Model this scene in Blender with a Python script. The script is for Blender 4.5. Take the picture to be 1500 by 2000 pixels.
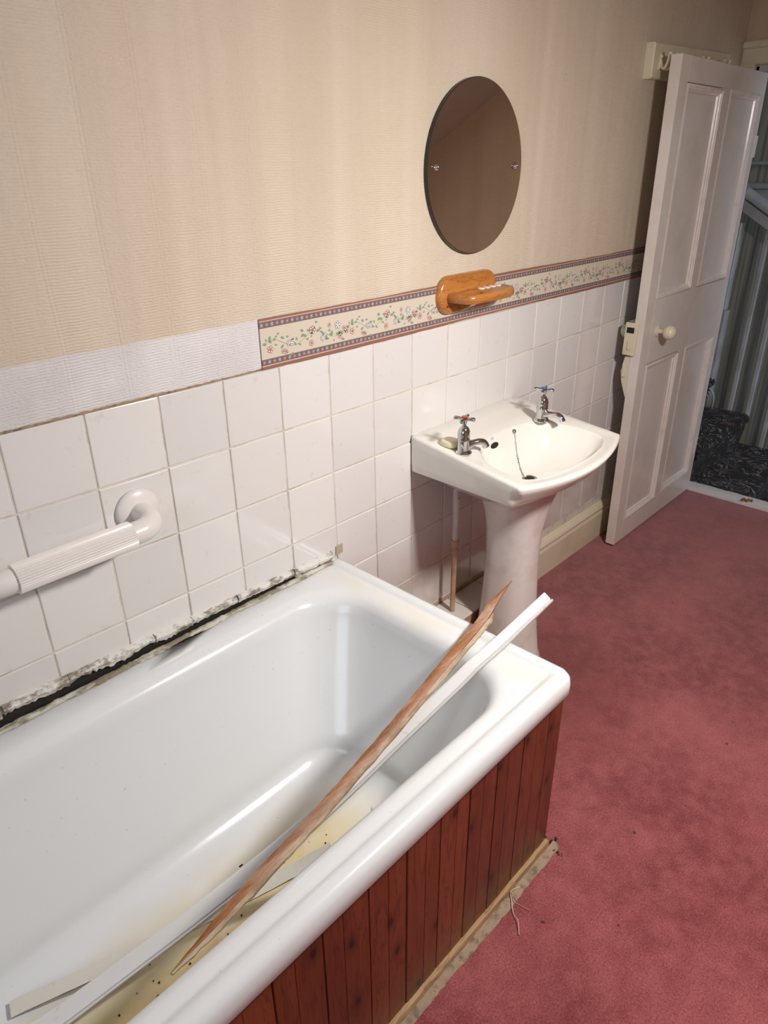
import bpy, bmesh, math, random
from mathutils import Vector, Matrix
random.seed(7)
S = bpy.context.scene
for o in list(bpy.data.objects): bpy.data.objects.remove(o, do_unlink=True)
COL = S.collection
FZ = -1.1            # floor height (z = 0 is the upper edge of the wall tiles)

# ------------------------------------------------------------------ camera
cam = bpy.data.cameras.new('camera'); co = bpy.data.objects.new('camera', cam); COL.objects.link(co)
co.location = (-0.35852, -1.23593, 0.40051)
co.rotation_euler = (1.11126, 0.00907, -0.81694)
cam.sensor_fit = 'VERTICAL'; cam.sensor_height = 36; cam.sensor_width = 27
cam.lens = 1373.82 * 36 / 2000; cam.clip_start = 0.02
S.camera = co
# ------------------------------------------------------------------ world and light
S.view_settings.view_transform = 'Standard'; S.view_settings.look = 'None'
S.view_settings.gamma = 1; S.view_settings.use_curve_mapping = False
S.view_settings.exposure = -0.15
W = bpy.data.worlds.new('sky'); S.world = W; W.use_nodes = True
W.node_tree.nodes['Background'].inputs[0].default_value = (0.55, 0.72, 1.0, 1)
W.node_tree.nodes['Background'].inputs[1].default_value = 1.0

def area(name, loc, target, sx, sy, power, col):
    l = bpy.data.lights.new(name, 'AREA'); l.shape = 'RECTANGLE'; l.size = sx; l.size_y = sy
    l.energy = power; l.color = col
    o = bpy.data.objects.new(name, l); COL.objects.link(o); o.location = loc
    o.rotation_euler = (Vector(target) - Vector(loc)).to_track_quat('-Z', 'Y').to_euler()
    return o
# round opal lamp mounted on the sloping ceiling
lamp = area('ceiling_lamp_light', (0.95, -1.285, 0.615), (0.95, -1.285 + 0.495, 0.615 - 0.869), 0.17, 0.17, 31, (1.0, 0.965, 0.93)); lamp.data.shape = 'DISK'
# daylight through the window in the wall at the foot of the bath
area('side_window_light', (-1.57, -1.05, 0.25), (0, -0.95, -0.1), 1.1, 1.0, 10.5, (0.70, 0.83, 1.0))
# daylight on the landing
area('landing_window_light', (3.62, -2.2, 0.5), (3.8, 0.0, -0.7), 0.7, 0.9, 18, (0.66, 0.80, 1.0))

# ------------------------------------------------------------------ materials
def lin(c):
    return tuple(((v/255)/12.92 if v/255 <= .04045 else ((v/255+.055)/1.055)**2.4) for v in c) + (1,)
class NT:
    def __init__(s, name, rough=0.5, col=None, **kw):
        s.m = bpy.data.materials.new(name); s.m.use_nodes = True; s.t = s.m.node_tree
        s.b = s.t.nodes['Principled BSDF']; s.b.inputs['Roughness'].default_value = rough
        if col: s.b.inputs['Base Color'].default_value = lin(col)
        for k, v in kw.items(): s.b.inputs[k.replace('_', ' ')].default_value = v
        s._c = None
    def n(s, typ, **kw):
        x = s.t.nodes.new(typ)
        for k, v in kw.items():
            if k in x.inputs.keys():
                x.inputs[k].default_value = v
            else: setattr(x, k, v)
        return x
    def l(s, a, b): s.t.links.new(a, b)
    def co(s, scale=(1,1,1), kind='Object', rot=(0,0,0)):
        if s._c is None: s._c = s.n('ShaderNodeTexCoord')
        mp = s.n('ShaderNodeMapping'); mp.inputs['Scale'].default_value = scale; mp.inputs['Rotation'].default_value = rot
        s.l(s._c.outputs[kind], mp.inputs[0]); return mp.outputs[0]
    def noise(s, sc, detail=4, vec=None, rough=.55, dist=0):
        x = s.n('ShaderNodeTexNoise'); x.inputs['Scale'].default_value = sc; x.inputs['Detail'].default_value = detail
        x.inputs['Roughness'].default_value = rough; x.inputs['Distortion'].default_value = dist
        s.l(vec if vec else s.co(), x.inputs['Vector']); return x.outputs['Fac']
    def ramp(s, f, stops):
        x = s.n('ShaderNodeValToRGB'); e = x.color_ramp.elements
        while len(e) < len(stops): e.new(0.5)
        for i, (p, c) in enumerate(stops):
            e[i].position = p; e[i].color = c if len(c) == 4 else lin(c)
        s.l(f, x.inputs[0]); return x.outputs[0]
    def val(s, f, a, b):           # smooth step a..b -> 0..1
        x = s.n('ShaderNodeMapRange'); x.inputs[1].default_value = a; x.inputs[2].default_value = b; x.clamp = True
        s.l(f, x.inputs[0]); return x.outputs[0]
    def math(s, op, a, b=None, c=None):
        x = s.n('ShaderNodeMath'); x.operation = op
        for i, v in enumerate((a, b, c)):
            if v is None: continue
            if isinstance(v, (int, float)): x.inputs[i].default_value = v
            else: s.l(v, x.inputs[i])
        return x.outputs[0]
    def mix(s, f, a, b, mode='MIX'):
        x = s.n('ShaderNodeMix'); x.data_type = 'RGBA'; x.blend_type = mode
        for sock, v in ((x.inputs[0], f), (x.inputs[6], a), (x.inputs[7], b)):
            if isinstance(v, (int, float)): sock.default_value = v
            elif isinstance(v, tuple): sock.default_value = v if len(v) == 4 else lin(v)
            else: s.l(v, sock)
        return x.outputs[2]
    def xyz(s, kind='Object'):
        if s._c is None: s._c = s.n('ShaderNodeTexCoord')
        x = s.n('ShaderNodeSeparateXYZ'); s.l(s._c.outputs[kind], x.inputs[0]); return x.outputs
    def color(s, sock): s.l(sock, s.b.inputs['Base Color']); return s
    def rough(s, sock): s.l(sock, s.b.inputs['Roughness']); return s
    def bump(s, h, strength=.3, dist=.002):
        x = s.n('ShaderNodeBump'); x.inputs['Strength'].default_value = strength; x.inputs['Distance'].default_value = dist
        s.l(h, x.inputs['Height']); s.l(x.outputs[0], s.b.inputs['Normal']); return s

def mat_plain(name, col, rough=.5, var=.12, sc=6, bump=0, bsc=60, **kw):
    m = NT(name, rough, None, **kw)
    dark = tuple(v*(1-var) for v in col)
    f = m.noise(sc, 5)
    m.color(m.mix(m.val(f, .35, .65), dark, tuple(col)))
    if bump: m.bump(m.noise(bsc, 3), bump)
    return m.m

def mat_wallpaper(name='embossed_wallpaper', base=(216, 201, 182), base2=(207, 190, 168), patch=True):
    m = NT(name, .62)
    x, y, z = m.xyz()
    # bands
    bandc = m.noise(1.0, 3, m.co((7, 7, .25)))
    blot = m.noise(1.6, 5)
    c = m.mix(m.val(m.math('ADD', m.math('MULTIPLY', bandc, .6), m.math('MULTIPLY', blot, .4)), .38, .62), base2, base)
    if patch:
        wob = m.math('MULTIPLY', m.math('SUBTRACT', m.noise(9, 4), .5), .022)
        zz = m.math('ADD', z, wob)
        below = m.val(m.math('SUBTRACT', .107, zz), -.0025, .0025)
        left = m.val(m.math('SUBTRACT', .60, x), -.001, .001)
        f = m.math('MULTIPLY', below, left)
        pale = m.mix(m.val(m.noise(5, 4), .4, .65), (212, 206, 206), (224, 219, 218))
        c = m.mix(f, c, pale)
        # small brown specks of age
        sp = m.noise(55, 2)
        c = m.mix(m.math('MULTIPLY', m.val(sp, .76, .82), .5), c, (150, 120, 90))
    m.color(c)
    # relief: fine horizontal ribs, broken into vertical bands, over a woven crinkle
    nw = m.noise(30, 3)
    zz = m.math('ADD', z, m.math('MULTIPLY', m.math('SUBTRACT', nw, .5), .006))
    rib = m.math('SINE', m.math('MULTIPLY', zz, 2*math.pi/.0052))
    mask = m.val(m.noise(1.0, 2, m.co((9, 9, .3))), .42, .60)
    fine = m.noise(1.0, 4, m.co((150, 150, 260)), rough=.7)
    seam = m.noise(1.0, 1, m.co((34, 34, .1)))
    h = m.math('ADD', m.math('MULTIPLY', m.math('MULTIPLY', rib, .28), m.math('ADD', .35, m.math('MULTIPLY', mask, .65))),
               m.math('MULTIPLY', fine, m.math('SUBTRACT', 2.1, m.math('MULTIPLY', mask, 1.2))))
    h = m.math('ADD', h, m.math('MULTIPLY', seam, 1.2))
    h = m.math('ADD', h, m.math('MULTIPLY', m.noise(4, 3), 5.0))
    xj = m.math('ADD', x, m.math('MULTIPLY', m.noise(1.5, 1), .05))
    fr = m.math('FRACT', m.math('MULTIPLY', xj, 9.3)); w1 = m.math('ABSOLUTE', m.math('SUBTRACT', fr, .5)); w2 = m.math('ABSOLUTE', m.math('SUBTRACT', fr, .57))
    h = m.math('SUBTRACT', h, m.math('MULTIPLY', m.math('MULTIPLY', m.val(m.math('MINIMUM', w1, w2), .03, .004), m.val(m.noise(1.0, 2, m.co((6, 6, .8))), .35, .65)), .42))
    m.bump(h, .8, .0016)
    return m.m

def mat_enamel():
    m = NT('white_bath_enamel', .16, None, Coat_Weight=.3, Coat_Roughness=.10)
    x, y, z = m.xyz()
    base = (224, 226, 227)
    # yellow lime stain low down along the front side of the tub floor
    n1 = m.noise(7, 5)
    low = m.val(m.math('SUBTRACT', -.70, z), 0, .14)
    yy = m.math('ADD', y, m.math('MULTIPLY', m.math('SUBTRACT', n1, .5), .10))
    fr = m.val(m.math('SUBTRACT', -.262, yy), 0, .13)
    fend = m.val(m.math('SUBTRACT', .50, x), 0, .18)
    st = m.math('MULTIPLY', m.math('MULTIPLY', low, fr), m.math('MULTIPLY', fend, m.val(n1, .1, .4)))
    deep = m.math('MULTIPLY', m.val(m.math('SUBTRACT', -.385, yy), 0, .05), m.val(m.math('SUBTRACT', .34, x), 0, .30))
    stc = m.mix(deep, (212, 192, 138), (164, 132, 72))
    c = m.mix(m.math('MULTIPLY', st, .88), base, stc)
    # grime band at the back rim beside the wall, and faint yellow at the rim end
    gb = m.val(m.math('ADD', y, m.math('MULTIPLY', m.noise(40, 4), .016)), -.016, -.004)
    onrim = m.val(z, -.575, -.56)
    g = m.math('MULTIPLY', m.math('MULTIPLY', gb, onrim), m.val(m.noise(28, 4, m.co((.35, 1, 1))), .42, .60))
    c = m.mix(m.math('MULTIPLY', g, .7), c, (160, 144, 114))
    gx = m.math('MULTIPLY', m.val(x, .64, .68), m.val(m.math('SUBTRACT', .73, x), 0, .03))
    gy = m.math('MULTIPLY', m.math('MULTIPLY', gx, m.val(m.noise(6, 3), .42, .62)), m.math('MULTIPLY', onrim, .28))
    c = m.mix(gy, c, (226, 206, 160))
    # specks of dirt
    sp = m.noise(150, 2, rough=.3)
    c = m.mix(m.math('MULTIPLY', m.val(sp, .77, .80), .3), c, (95, 88, 76))
    m.color(c)
    m.b.inputs['Roughness'].default_value = .18
    return m.m

def mat_carpet():
    m = NT('red_carpet_pile', .95, None, Sheen_Weight=.25, Sheen_Roughness=.5)
    big = m.noise(2.3, 5, rough=.6); mid = m.noise(26, 4); fine = m.noise(230, 3, rough=.7)
    c = m.mix(m.val(big, .38, .62), (132, 52, 56), (168, 84, 86))
    c = m.mix(m.math('MULTIPLY', m.val(mid, .38, .68), .5), c, (180, 98, 98))
    c = m.mix(m.math('MULTIPLY', m.val(fine, .5, .36), .55), c, (96, 34, 36))
    c = m.mix(m.math('MULTIPLY', m.val(fine, .55, .72), .40), c, (212, 138, 134))
    # small black spots and a darker patch beside the basin
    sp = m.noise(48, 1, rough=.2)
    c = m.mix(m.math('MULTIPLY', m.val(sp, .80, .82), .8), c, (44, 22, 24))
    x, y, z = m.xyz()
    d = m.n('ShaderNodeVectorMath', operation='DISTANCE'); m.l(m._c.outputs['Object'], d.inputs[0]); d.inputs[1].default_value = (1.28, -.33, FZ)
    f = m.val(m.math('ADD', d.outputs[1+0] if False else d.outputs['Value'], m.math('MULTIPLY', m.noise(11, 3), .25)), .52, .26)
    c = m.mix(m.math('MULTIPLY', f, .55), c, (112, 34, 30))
    m.color(c)
    m.bump(m.math('ADD', m.math('MULTIPLY', fine, 1.0), m.math('MULTIPLY', mid, .8)), .9, .004)
    return m.m

def mat_wood(name, dark, mid, light, axis='z', rough=.35, scale=1.0, knots=True, coat=.2):
    m = NT(name, rough, None, Coat_Weight=coat, Coat_Roughness=.25)
    sc = {'z': (9, 9, .8), 'x': (.8, 9, 9), 'y': (9, .8, 9)}[axis]
    sc = tuple(v*scale for v in sc)
    info = m.n('ShaderNodeObjectInfo')
    mp = m.n('ShaderNodeMapping'); mp.inputs['Scale'].default_value = sc
    if m._c is None: m._c = m.n('ShaderNodeTexCoord')
    m.l(m._c.outputs['Object'], mp.inputs[0])
    cmb = m.n('ShaderNodeCombineXYZ'); r = m.math('MULTIPLY', info.outputs['Random'], 37.0)
    for i in range(3): m.l(r, cmb.inputs[i])
    m.l(cmb.outputs[0], mp.inputs['Location'])
    vec = mp.outputs[0]
    n = m.noise(1.3, 5, vec, dist=.4)
    ring = m.math('FRACT', m.math('MULTIPLY', n, 13.0))
    ring = m.math('ABSOLUTE', m.math('SUBTRACT', ring, .5))
    fine = m.noise(9, 4, vec, rough=.7)
    c = m.mix(m.val(n, .35, .65), mid, light)
    c = m.mix(m.math('MULTIPLY', m.val(ring, .36, .5), .55), c, dark)
    c = m.mix(m.math('MULTIPLY', m.val(fine, .55, .75), .35), c, dark)
    tone = m.math('MULTIPLY', info.outputs['Random'], .35)
    c = m.mix(tone, c, dark)
    if knots:
        x, y, z = m.xyz(); cv = m.n('ShaderNodeCombineXYZ')
        m.l(m.math('ADD', m.math('MULTIPLY', x, 1.7), r), cv.inputs[0]); m.l(m.math('ADD', z, r), cv.inputs[1])
        v = m.n('ShaderNodeTexVoronoi'); v.voronoi_dimensions = '2D'; v.inputs['Scale'].default_value = 6.0
        m.l(cv.outputs[0], v.inputs['Vector'])
        d = m.math('ADD', v.outputs['Distance'], m.math('MULTIPLY', m.math('SUBTRACT', m.noise(40, 2), .5), .05))
        keep = m.val(v.outputs['Color'], .42, .44)
        halo = m.math('MULTIPLY', m.val(d, .22, .06), keep)
        c = m.mix(m.math('MULTIPLY', halo, .55), c, dark)
        c = m.mix(m.math('MULTIPLY', m.math('MULTIPLY', m.val(d, .075, .045), keep), .9), c, (22, 8, 5))
    m.color(c); m.bump(m.math('ADD', fine, m.math('MULTIPLY', ring, .6)), .2, .001)
    return m.m

def mat_stair_carpet():
    m = NT('dark_patterned_stair_carpet', .95, None, Sheen_Weight=.05)
    v = m.co((1, 1, 1))
    n = m.noise(5.5, 2, v, dist=1.8)
    ring = m.math('ABSOLUTE', m.math('SUBTRACT', m.math('FRACT', m.math('MULTIPLY', n, 9)), .5))
    n2 = m.noise(11, 4, dist=.8)
    c = m.mix(m.math('MULTIPLY', m.val(ring, .34, .46), m.val(n2, .42, .58)), (20, 17, 15), (150, 138, 136))
    c = m.mix(m.math('MULTIPLY', m.val(m.noise(9, 3), .60, .68), .55), c, (118, 84, 74))
    c = m.mix(m.math('MULTIPLY', m.val(m.noise(14, 4), .62, .68), .5), c, (70, 72, 60))
    c = m.mix(m.math('MULTIPLY', m.val(m.noise(260, 2), .5, .35), .4), c, (10, 9, 10))
    m.color(c); m.bump(m.noise(300, 3), .6, .003)
    return m.m

def mat_dirty(name, base, dirt, amount=.5, sc=25, rough=.5, thr=(.48, .62), aniso=(1, 1, 1), **kw):
    m = NT(name, rough, None, **kw)
    f = m.noise(sc, 5, m.co(aniso), rough=.65)
    c = m.mix(m.math('MULTIPLY', m.val(f, *thr), amount), base, dirt)
    m.color(c); m.bump(f, .25, .001)
    return m.m

M = {}
M['paper'] = mat_wallpaper()
M['paper_far'] = mat_wallpaper('embossed_wallpaper_far', (208, 188, 162), (196, 174, 148), False)
M['plaster'] = mat_plain('ceiling_paint', (206, 198, 186), .8, .05)
M['grout'] = mat_dirty('cream_grout', (214, 206, 192), (150, 132, 104), .55, 14, .85, (.50, .66))
M['dark'] = mat_plain('black_gap_shade', (38, 34, 30), .9, .4, 20)  # black stands in for the shade inside gaps and holes
M['tile'] = NT('white_glazed_tile', .13, None, Coat_Weight=.3, Coat_Roughness=.05)
_t = M['tile']; _i = _t.n('ShaderNodeObjectInfo')
_c = _t.mix(_i.outputs['Random'], (218, 214, 212), (228, 224, 221))
_c = _t.mix(_t.math('MULTIPLY', _t.val(_t.noise(30, 5), .62, .74), .18), _c, (150, 136, 118))
_z = _t.xyz()[2]
_c = _t.mix(_t.math('MULTIPLY', _t.math('MULTIPLY', _t.val(_z, -.62, -.78), _t.val(_t.noise(6, 5), .3, .6)), .45), _c, (168, 136, 112))
_t.color(_c); _t.bump(_t.noise(9, 2), .12, .002); M['tile'] = _t.m
M['enamel'] = mat_enamel()
M['ceramic'] = mat_plain('white_basin_ceramic', (236, 232, 224), .10, .03, 3, Coat_Weight=.5, Coat_Roughness=.04)
M['pedestal'] = mat_dirty('pedestal_ceramic', (222, 214, 208), (176, 150, 136), .35, 4, .14)
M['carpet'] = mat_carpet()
M['gloss'] = mat_dirty('white_gloss_paint', (222, 214, 208), (188, 168, 140), .28, 5, .24, (.45, .7))
M['gloss_mould'] = mat_dirty('white_gloss_moulding', (228, 220, 214), (190, 172, 148), .3, 22, .2, (.5, .7))
M['cream'] = mat_dirty('cream_gloss_paint', (216, 206, 180), (160, 146, 112), .4, 12, .3, (.52, .7))
M['skirting'] = mat_dirty('cream_skirting_paint', (220, 208, 182), (170, 146, 114), .35, 5, .32, (.5, .7))
M['chrome'] = NT('chrome', .08, (200, 200, 202), Metallic=1.0).m
M['chrome_dull'] = NT('dull_chrome', .28, (150, 148, 146), Metallic=1.0).m
M['brass'] = NT('tarnished_screw', .3, (168, 150, 120), Metallic=1.0).m
M['red'] = NT('red_tap_disc', .3, (190, 44, 30)).m
M['blue'] = NT('blue_tap_disc', .3, (60, 100, 170)).m
M['mirror'] = NT('mirror_glass', .015, (236, 228, 218), Metallic=1.0).m
M['mirror_edge'] = NT('mirror_edge', .2, (58, 56, 50), Metallic=.4).m
M['plastic'] = mat_plain('white_plastic', (230, 224, 220), .28, .03, 8)
M['pine'] = mat_wood('varnished_pine', (108, 56, 20), (172, 106, 46), (192, 128, 66), 'x', .26, 2.0, False, .4)
M['plank'] = mat_wood('mahogany_stained_pine', (36, 13, 5), (112, 50, 24), (136, 66, 34), 'z', .34, 1.5, True, .15)
M['rawwood'] = mat_wood('bare_pine', (104, 74, 46), (158, 120, 82), (186, 152, 108), 'x', .7, 2.0, False, 0)
M['lath'] = mat_dirty('brown_stained_lath', (142, 88, 46), (196, 176, 160), .6, 34, .55, (.54, .68), (.12, 1, 1))
_t = bpy.data.materials; M['lath'] = mat_wood('brown_stained_lath', (84, 44, 16), (142, 84, 38), (166, 104, 52), 'x', .5, 4.0, False, .1)
_nt = NT('x'); bpy.data.materials.remove(_nt.m)
def wear(m_, col, amount):
    t = NT.__new__(NT); t.m = m_; t.t = m_.node_tree; t.b = t.t.nodes['Principled BSDF']; t._c = None
    src = t.b.inputs['Base Color'].links[0].from_socket
    f = t.val(t.noise(22, 6, t.co((.10, 1, 1)), rough=.75), .52, .66)
    t.color(t.mix(t.math('MULTIPLY', f, amount), src, col))
wear(M['lath'], (196, 176, 156), .42)
M['lath_under'] = mat_dirty('lath_pale_edge', (178, 158, 132), (124, 84, 52), .7, 34, .7, (.45, .6), (.3, 1, 1))
M['strip'] = mat_dirty('white_painted_trim', (222, 220, 218), (170, 154, 128), .35, 40, .3, (.62, .72))
M['strip_old'] = mat_dirty('aged_white_trim', (216, 211, 200), (150, 132, 104), .4, 40, .5, (.58, .7))
M['strip_edge'] = mat_dirty('strip_glue_edge', (196, 186, 164), (112, 96, 70), .7, 34, .7, (.46, .6))
M['sealant'] = mat_dirty('torn_sealant', (222, 220, 212), (112, 94, 68), .85, 42, .5, (.47, .60), (.6, 1, 1))
M['residue'] = mat_dirty('brown_residue', (206, 200, 184), (122, 104, 76), .85, 42, .7, (.42, .56), (.4, 1, 1))
M['soap'] = NT('cream_soap', .35, (238, 226, 190), Subsurface_Weight=.2).m
M['pipe_w'] = mat_plain('white_painted_pipe', (216, 208, 206), .35, .08, 20)
M['pipe_o'] = mat_plain('peach_painted_pipe', (196, 158, 128), .4, .15, 20)
M['tape'] = NT('brown_tape', .5, (180, 166, 142)).m
M['dust'] = mat_dirty('glue_and_dust', (158, 136, 114), (96, 76, 62), .7, 40, .95)
M['staircarpet'] = mat_stair_carpet()
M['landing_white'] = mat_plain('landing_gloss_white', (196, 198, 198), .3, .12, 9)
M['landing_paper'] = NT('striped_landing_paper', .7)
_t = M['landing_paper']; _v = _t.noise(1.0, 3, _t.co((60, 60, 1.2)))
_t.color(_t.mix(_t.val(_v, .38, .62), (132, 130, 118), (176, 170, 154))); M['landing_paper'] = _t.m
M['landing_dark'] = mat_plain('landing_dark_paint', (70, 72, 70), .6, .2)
M['hair'] = NT('pale_fibre', .8, (206, 176, 156)).m
M['ink_dark'] = NT('border_slate_stripe', .6, (112, 96, 96)).m
M['ink_brown'] = NT('border_brown_stripe', .6, (140, 96, 84)).m
M['ink_cream'] = NT('border_cream_ground', .6, (206, 194, 176)).m
M['ink_peach'] = NT('border_peach_line', .6, (214, 166, 138)).m
M['ink_red'] = NT('border_rose_print', .6, (178, 118, 108)).m
M['ink_pale'] = NT('border_pale_print', .6, (228, 214, 202)).m
M['ink_blue'] = NT('border_blue_print', .6, (150, 156, 176)).m
M['ink_green'] = NT('border_green_print', .6, (132, 152, 128)).m
M['white_disc'] = NT('white_plastic_disc', .3, (240, 236, 230)).m
M['fluff'] = mat_plain('dark_grit', (40, 34, 28), .9, .3)

# ------------------------------------------------------------------ mesh helpers
def link(name, me, mats, parent=None, smooth=False, loc=None):
    if isinstance(mats, str): mats = [mats]
    for k in mats: me.materials.append(M[k])
    if smooth:
        for p in me.polygons: p.use_smooth = True
    o = bpy.data.objects.new(name, me); COL.objects.link(o)
    if parent is not None: o.parent = parent
    if loc: o.location = loc
    return o
def bmobj(name, bm, mats, parent=None, smooth=False, loc=None, recalc=True, sharp=None):
    if recalc: bmesh.ops.recalc_face_normals(bm, faces=bm.faces[:])
    me = bpy.data.meshes.new(name); bm.to_mesh(me); bm.free()
    o = link(name, me, mats, parent, smooth, loc)
    if smooth and sharp:
        me.set_sharp_from_angle(angle=math.radians(sharp))
    return o
def tag(o, label=None, cat=None, group=None, kind=None):
    if label: o['label'] = label
    if cat: o['category'] = cat
    if group: o['group'] = group
    if kind: o['kind'] = kind
    return o
def empty(name, label, cat, loc=(0, 0, 0), group=None):
    o = bpy.data.objects.new(name, None); o.empty_display_size = .05; COL.objects.link(o); o.location = loc
    o['_loc'] = 1; del o['_loc']
    return tag(o, label, cat, group)
def addbox(bm, a, b, mi=0, bevel=0, seg=1):
    x0, y0, z0 = a; x1, y1, z1 = b
    vs = [bm.verts.new(p) for p in ((x0,y0,z0),(x1,y0,z0),(x1,y1,z0),(x0,y1,z0),(x0,y0,z1),(x1,y0,z1),(x1,y1,z1),(x0,y1,z1))]
    fs = [bm.faces.new([vs[i] for i in f]) for f in ((0,3,2,1),(4,5,6,7),(0,1,5,4),(1,2,6,5),(2,3,7,6),(3,0,4,7))]
    for f in fs: f.material_index = mi
    if bevel:
        es = set(e for f in fs for e in f.edges)
        r = bmesh.ops.bevel(bm, geom=list(es), offset=bevel, segments=seg, affect='EDGES', profile=.6)
        for f in r['faces']: f.material_index = mi
    return vs
def loft(bm, rings, closed=True, cap0=False, cap1=False, mi=0, wrap=False):
    R = [[bm.verts.new(p) for p in r] for r in rings]
    n = len(R[0])
    idx = range(len(R)) if wrap else range(len(R)-1)
    for i in idx:
        A, B = R[i], R[(i+1) % len(R)]
        for j in range(n if closed else n-1):
            k = (j+1) % n
            f = bm.faces.new((A[j], A[k], B[k], B[j])); f.material_index = mi
    if cap0: bm.faces.new(R[0][::-1]).material_index = mi
    if cap1: bm.faces.new(R[-1]).material_index = mi
    return R
def lathe(bm, prof, c=(0,0,0), axis='z', n=24, mi=0, cap=True):
    """prof: (radius, height) list"""
    ax = Vector({'x': (1,0,0), 'y': (0,1,0), 'z': (0,0,1)}[axis]) if isinstance(axis, str) else Vector(axis).normalized()
    u = ax.orthogonal().normalized(); v = ax.cross(u)
    rings = [[Vector(c) + ax*h + (u*math.cos(2*math.pi*j/n) + v*math.sin(2*math.pi*j/n))*max(r, 1e-4) for j in range(n)] for r, h in prof]
    loft(bm, rings, cap0=cap, cap1=cap, mi=mi)
def smoothpath(pts, n):
    pts = [Vector(p) for p in pts]; P = [pts[0]*2-pts[1]] + pts + [pts[-1]*2-pts[-2]]
    out = []; k = len(pts)-1
    for i in range(n+1):
        t = i/n*k; s = min(int(t), k-1); f = t-s
        a, b, c, d = P[s:s+4]
        out.append(.5*((2*b)+(c-a)*f+(2*a-5*b+4*c-d)*f*f+(3*b-a-3*c+d)*f**3))
    return out
def tube(bm, pts, r, n=12, mi=0, cap=True, up=None):
    pts = [Vector(p) for p in pts]
    rings = []; u = None
    for i, p in enumerate(pts):
        t = (pts[min(i+1, len(pts)-1)] - pts[max(i-1, 0)]).normalized()
        if u is None: u = t.orthogonal().normalized()
        else: u = (u - t*u.dot(t)).normalized()
        v = t.cross(u); rr = r[i] if isinstance(r, (list, tuple)) else r
        rings.append([p + (u*math.cos(2*math.pi*j/n) + v*math.sin(2*math.pi*j/n))*rr for j in range(n)])
    loft(bm, rings, cap0=cap, cap1=cap, mi=mi)
def quad(bm, ps, mi=0):
    f = bm.faces.new([bm.verts.new(p) for p in ps]); f.material_index = mi; return f
def sweep(bm, path, prof_fn, up, mi_fn=None):
    """sweep a closed 2-D profile (side, up) along a path"""
    rings = []; n = len(path)
    for i, p in enumerate(path):
        t = (path[min(i+1, n-1)] - path[max(i-1, 0)]).normalized()
        side = t.cross(Vector(up)).normalized(); w = side.cross(t).normalized()
        rings.append([p + side*a + w*b for a, b in prof_fn(i/(n-1))])
    R = loft(bm, rings, cap0=True, cap1=True)
    return R
def ringpoly(poly, c, n):
    """n points where rays from c at equal angles meet a star-shaped polygon"""
    out = []
    m = len(poly)
    for k in range(n):
        a = 2*math.pi*k/n; dx, dy = math.cos(a), math.sin(a); best = None
        for i in range(m):
            x1, y1 = poly[i][0]-c[0], poly[i][1]-c[1]; x2, y2 = poly[(i+1) % m][0]-c[0], poly[(i+1) % m][1]-c[1]
            ex, ey = x2-x1, y2-y1; den = dx*ey - dy*ex
            if abs(den) < 1e-12: continue
            t = (x1*ey - y1*ex)/den; s = (x1*dy - y1*dx)/den
            if t > 0 and -1e-9 <= s <= 1+1e-9 and (best is None or t > best): best = t
        out.append((c[0]+dx*best, c[1]+dy*best))
    return out
def chaikin(poly, it=2):
    for _ in range(it):
        q = []
        for i in range(len(poly)):
            a, b = poly[i], poly[(i+1) % len(poly)]
            q += [(a[0]*.75+b[0]*.25, a[1]*.75+b[1]*.25), (a[0]*.25+b[0]*.75, a[1]*.25+b[1]*.75)]
        poly = q
    return poly

# ================================================================== THE SETTING
XF = 3.07             # far wall with the doorway
XL, YN = -1.6, -2.3   # wall at the foot of the bath, low wall under the roof slope
TOP = 1.15
DY0, DY1, DZ = -.93, -.062, .735      # doorway opening
CX = (0.00455, -0.01048, 0.01095, 0.00342, -0.00717, 0.01532)
CZ = (0.0037, -0.01575, -0.00071, 0.00798, 0.00376, 0.01084)
def warp(x, z):       # the hand-laid tiling wanders by a few millimetres
    b = (1, x, z, x*x, x*z, z*z)
    return x + sum(p*q for p, q in zip(CX, b)), z + sum(p*q for p, q in zip(CZ, b))

# wall_back : plaster body + tiles + paper + border
bm = bmesh.new(); addbox(bm, (XL, .0005, FZ-.1), (XF+.1, .12, TOP+.1)); wall = bmobj('wall_back', bm, 'grout')
tag(wall, 'long papered wall, tiled below with white square tiles', None, kind='structure')
# wallpaper sheet with a gently ragged lower edge
bm = bmesh.new(); N = 240; rr = []
for i in range(N+1):
    x = XL + (XF-XL)*i/N; zl = .003 + .003*math.sin(x*9)+random.uniform(-.0012, .0012)
    rr.append([(x, .0055, zl), (x, -.0015, zl), (x, -.0015, TOP), (x, .0055, TOP)])
loft(bm, rr, cap0=True, cap1=True)
wp = bmobj('wallpaper', bm, 'paper', wall)
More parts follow.
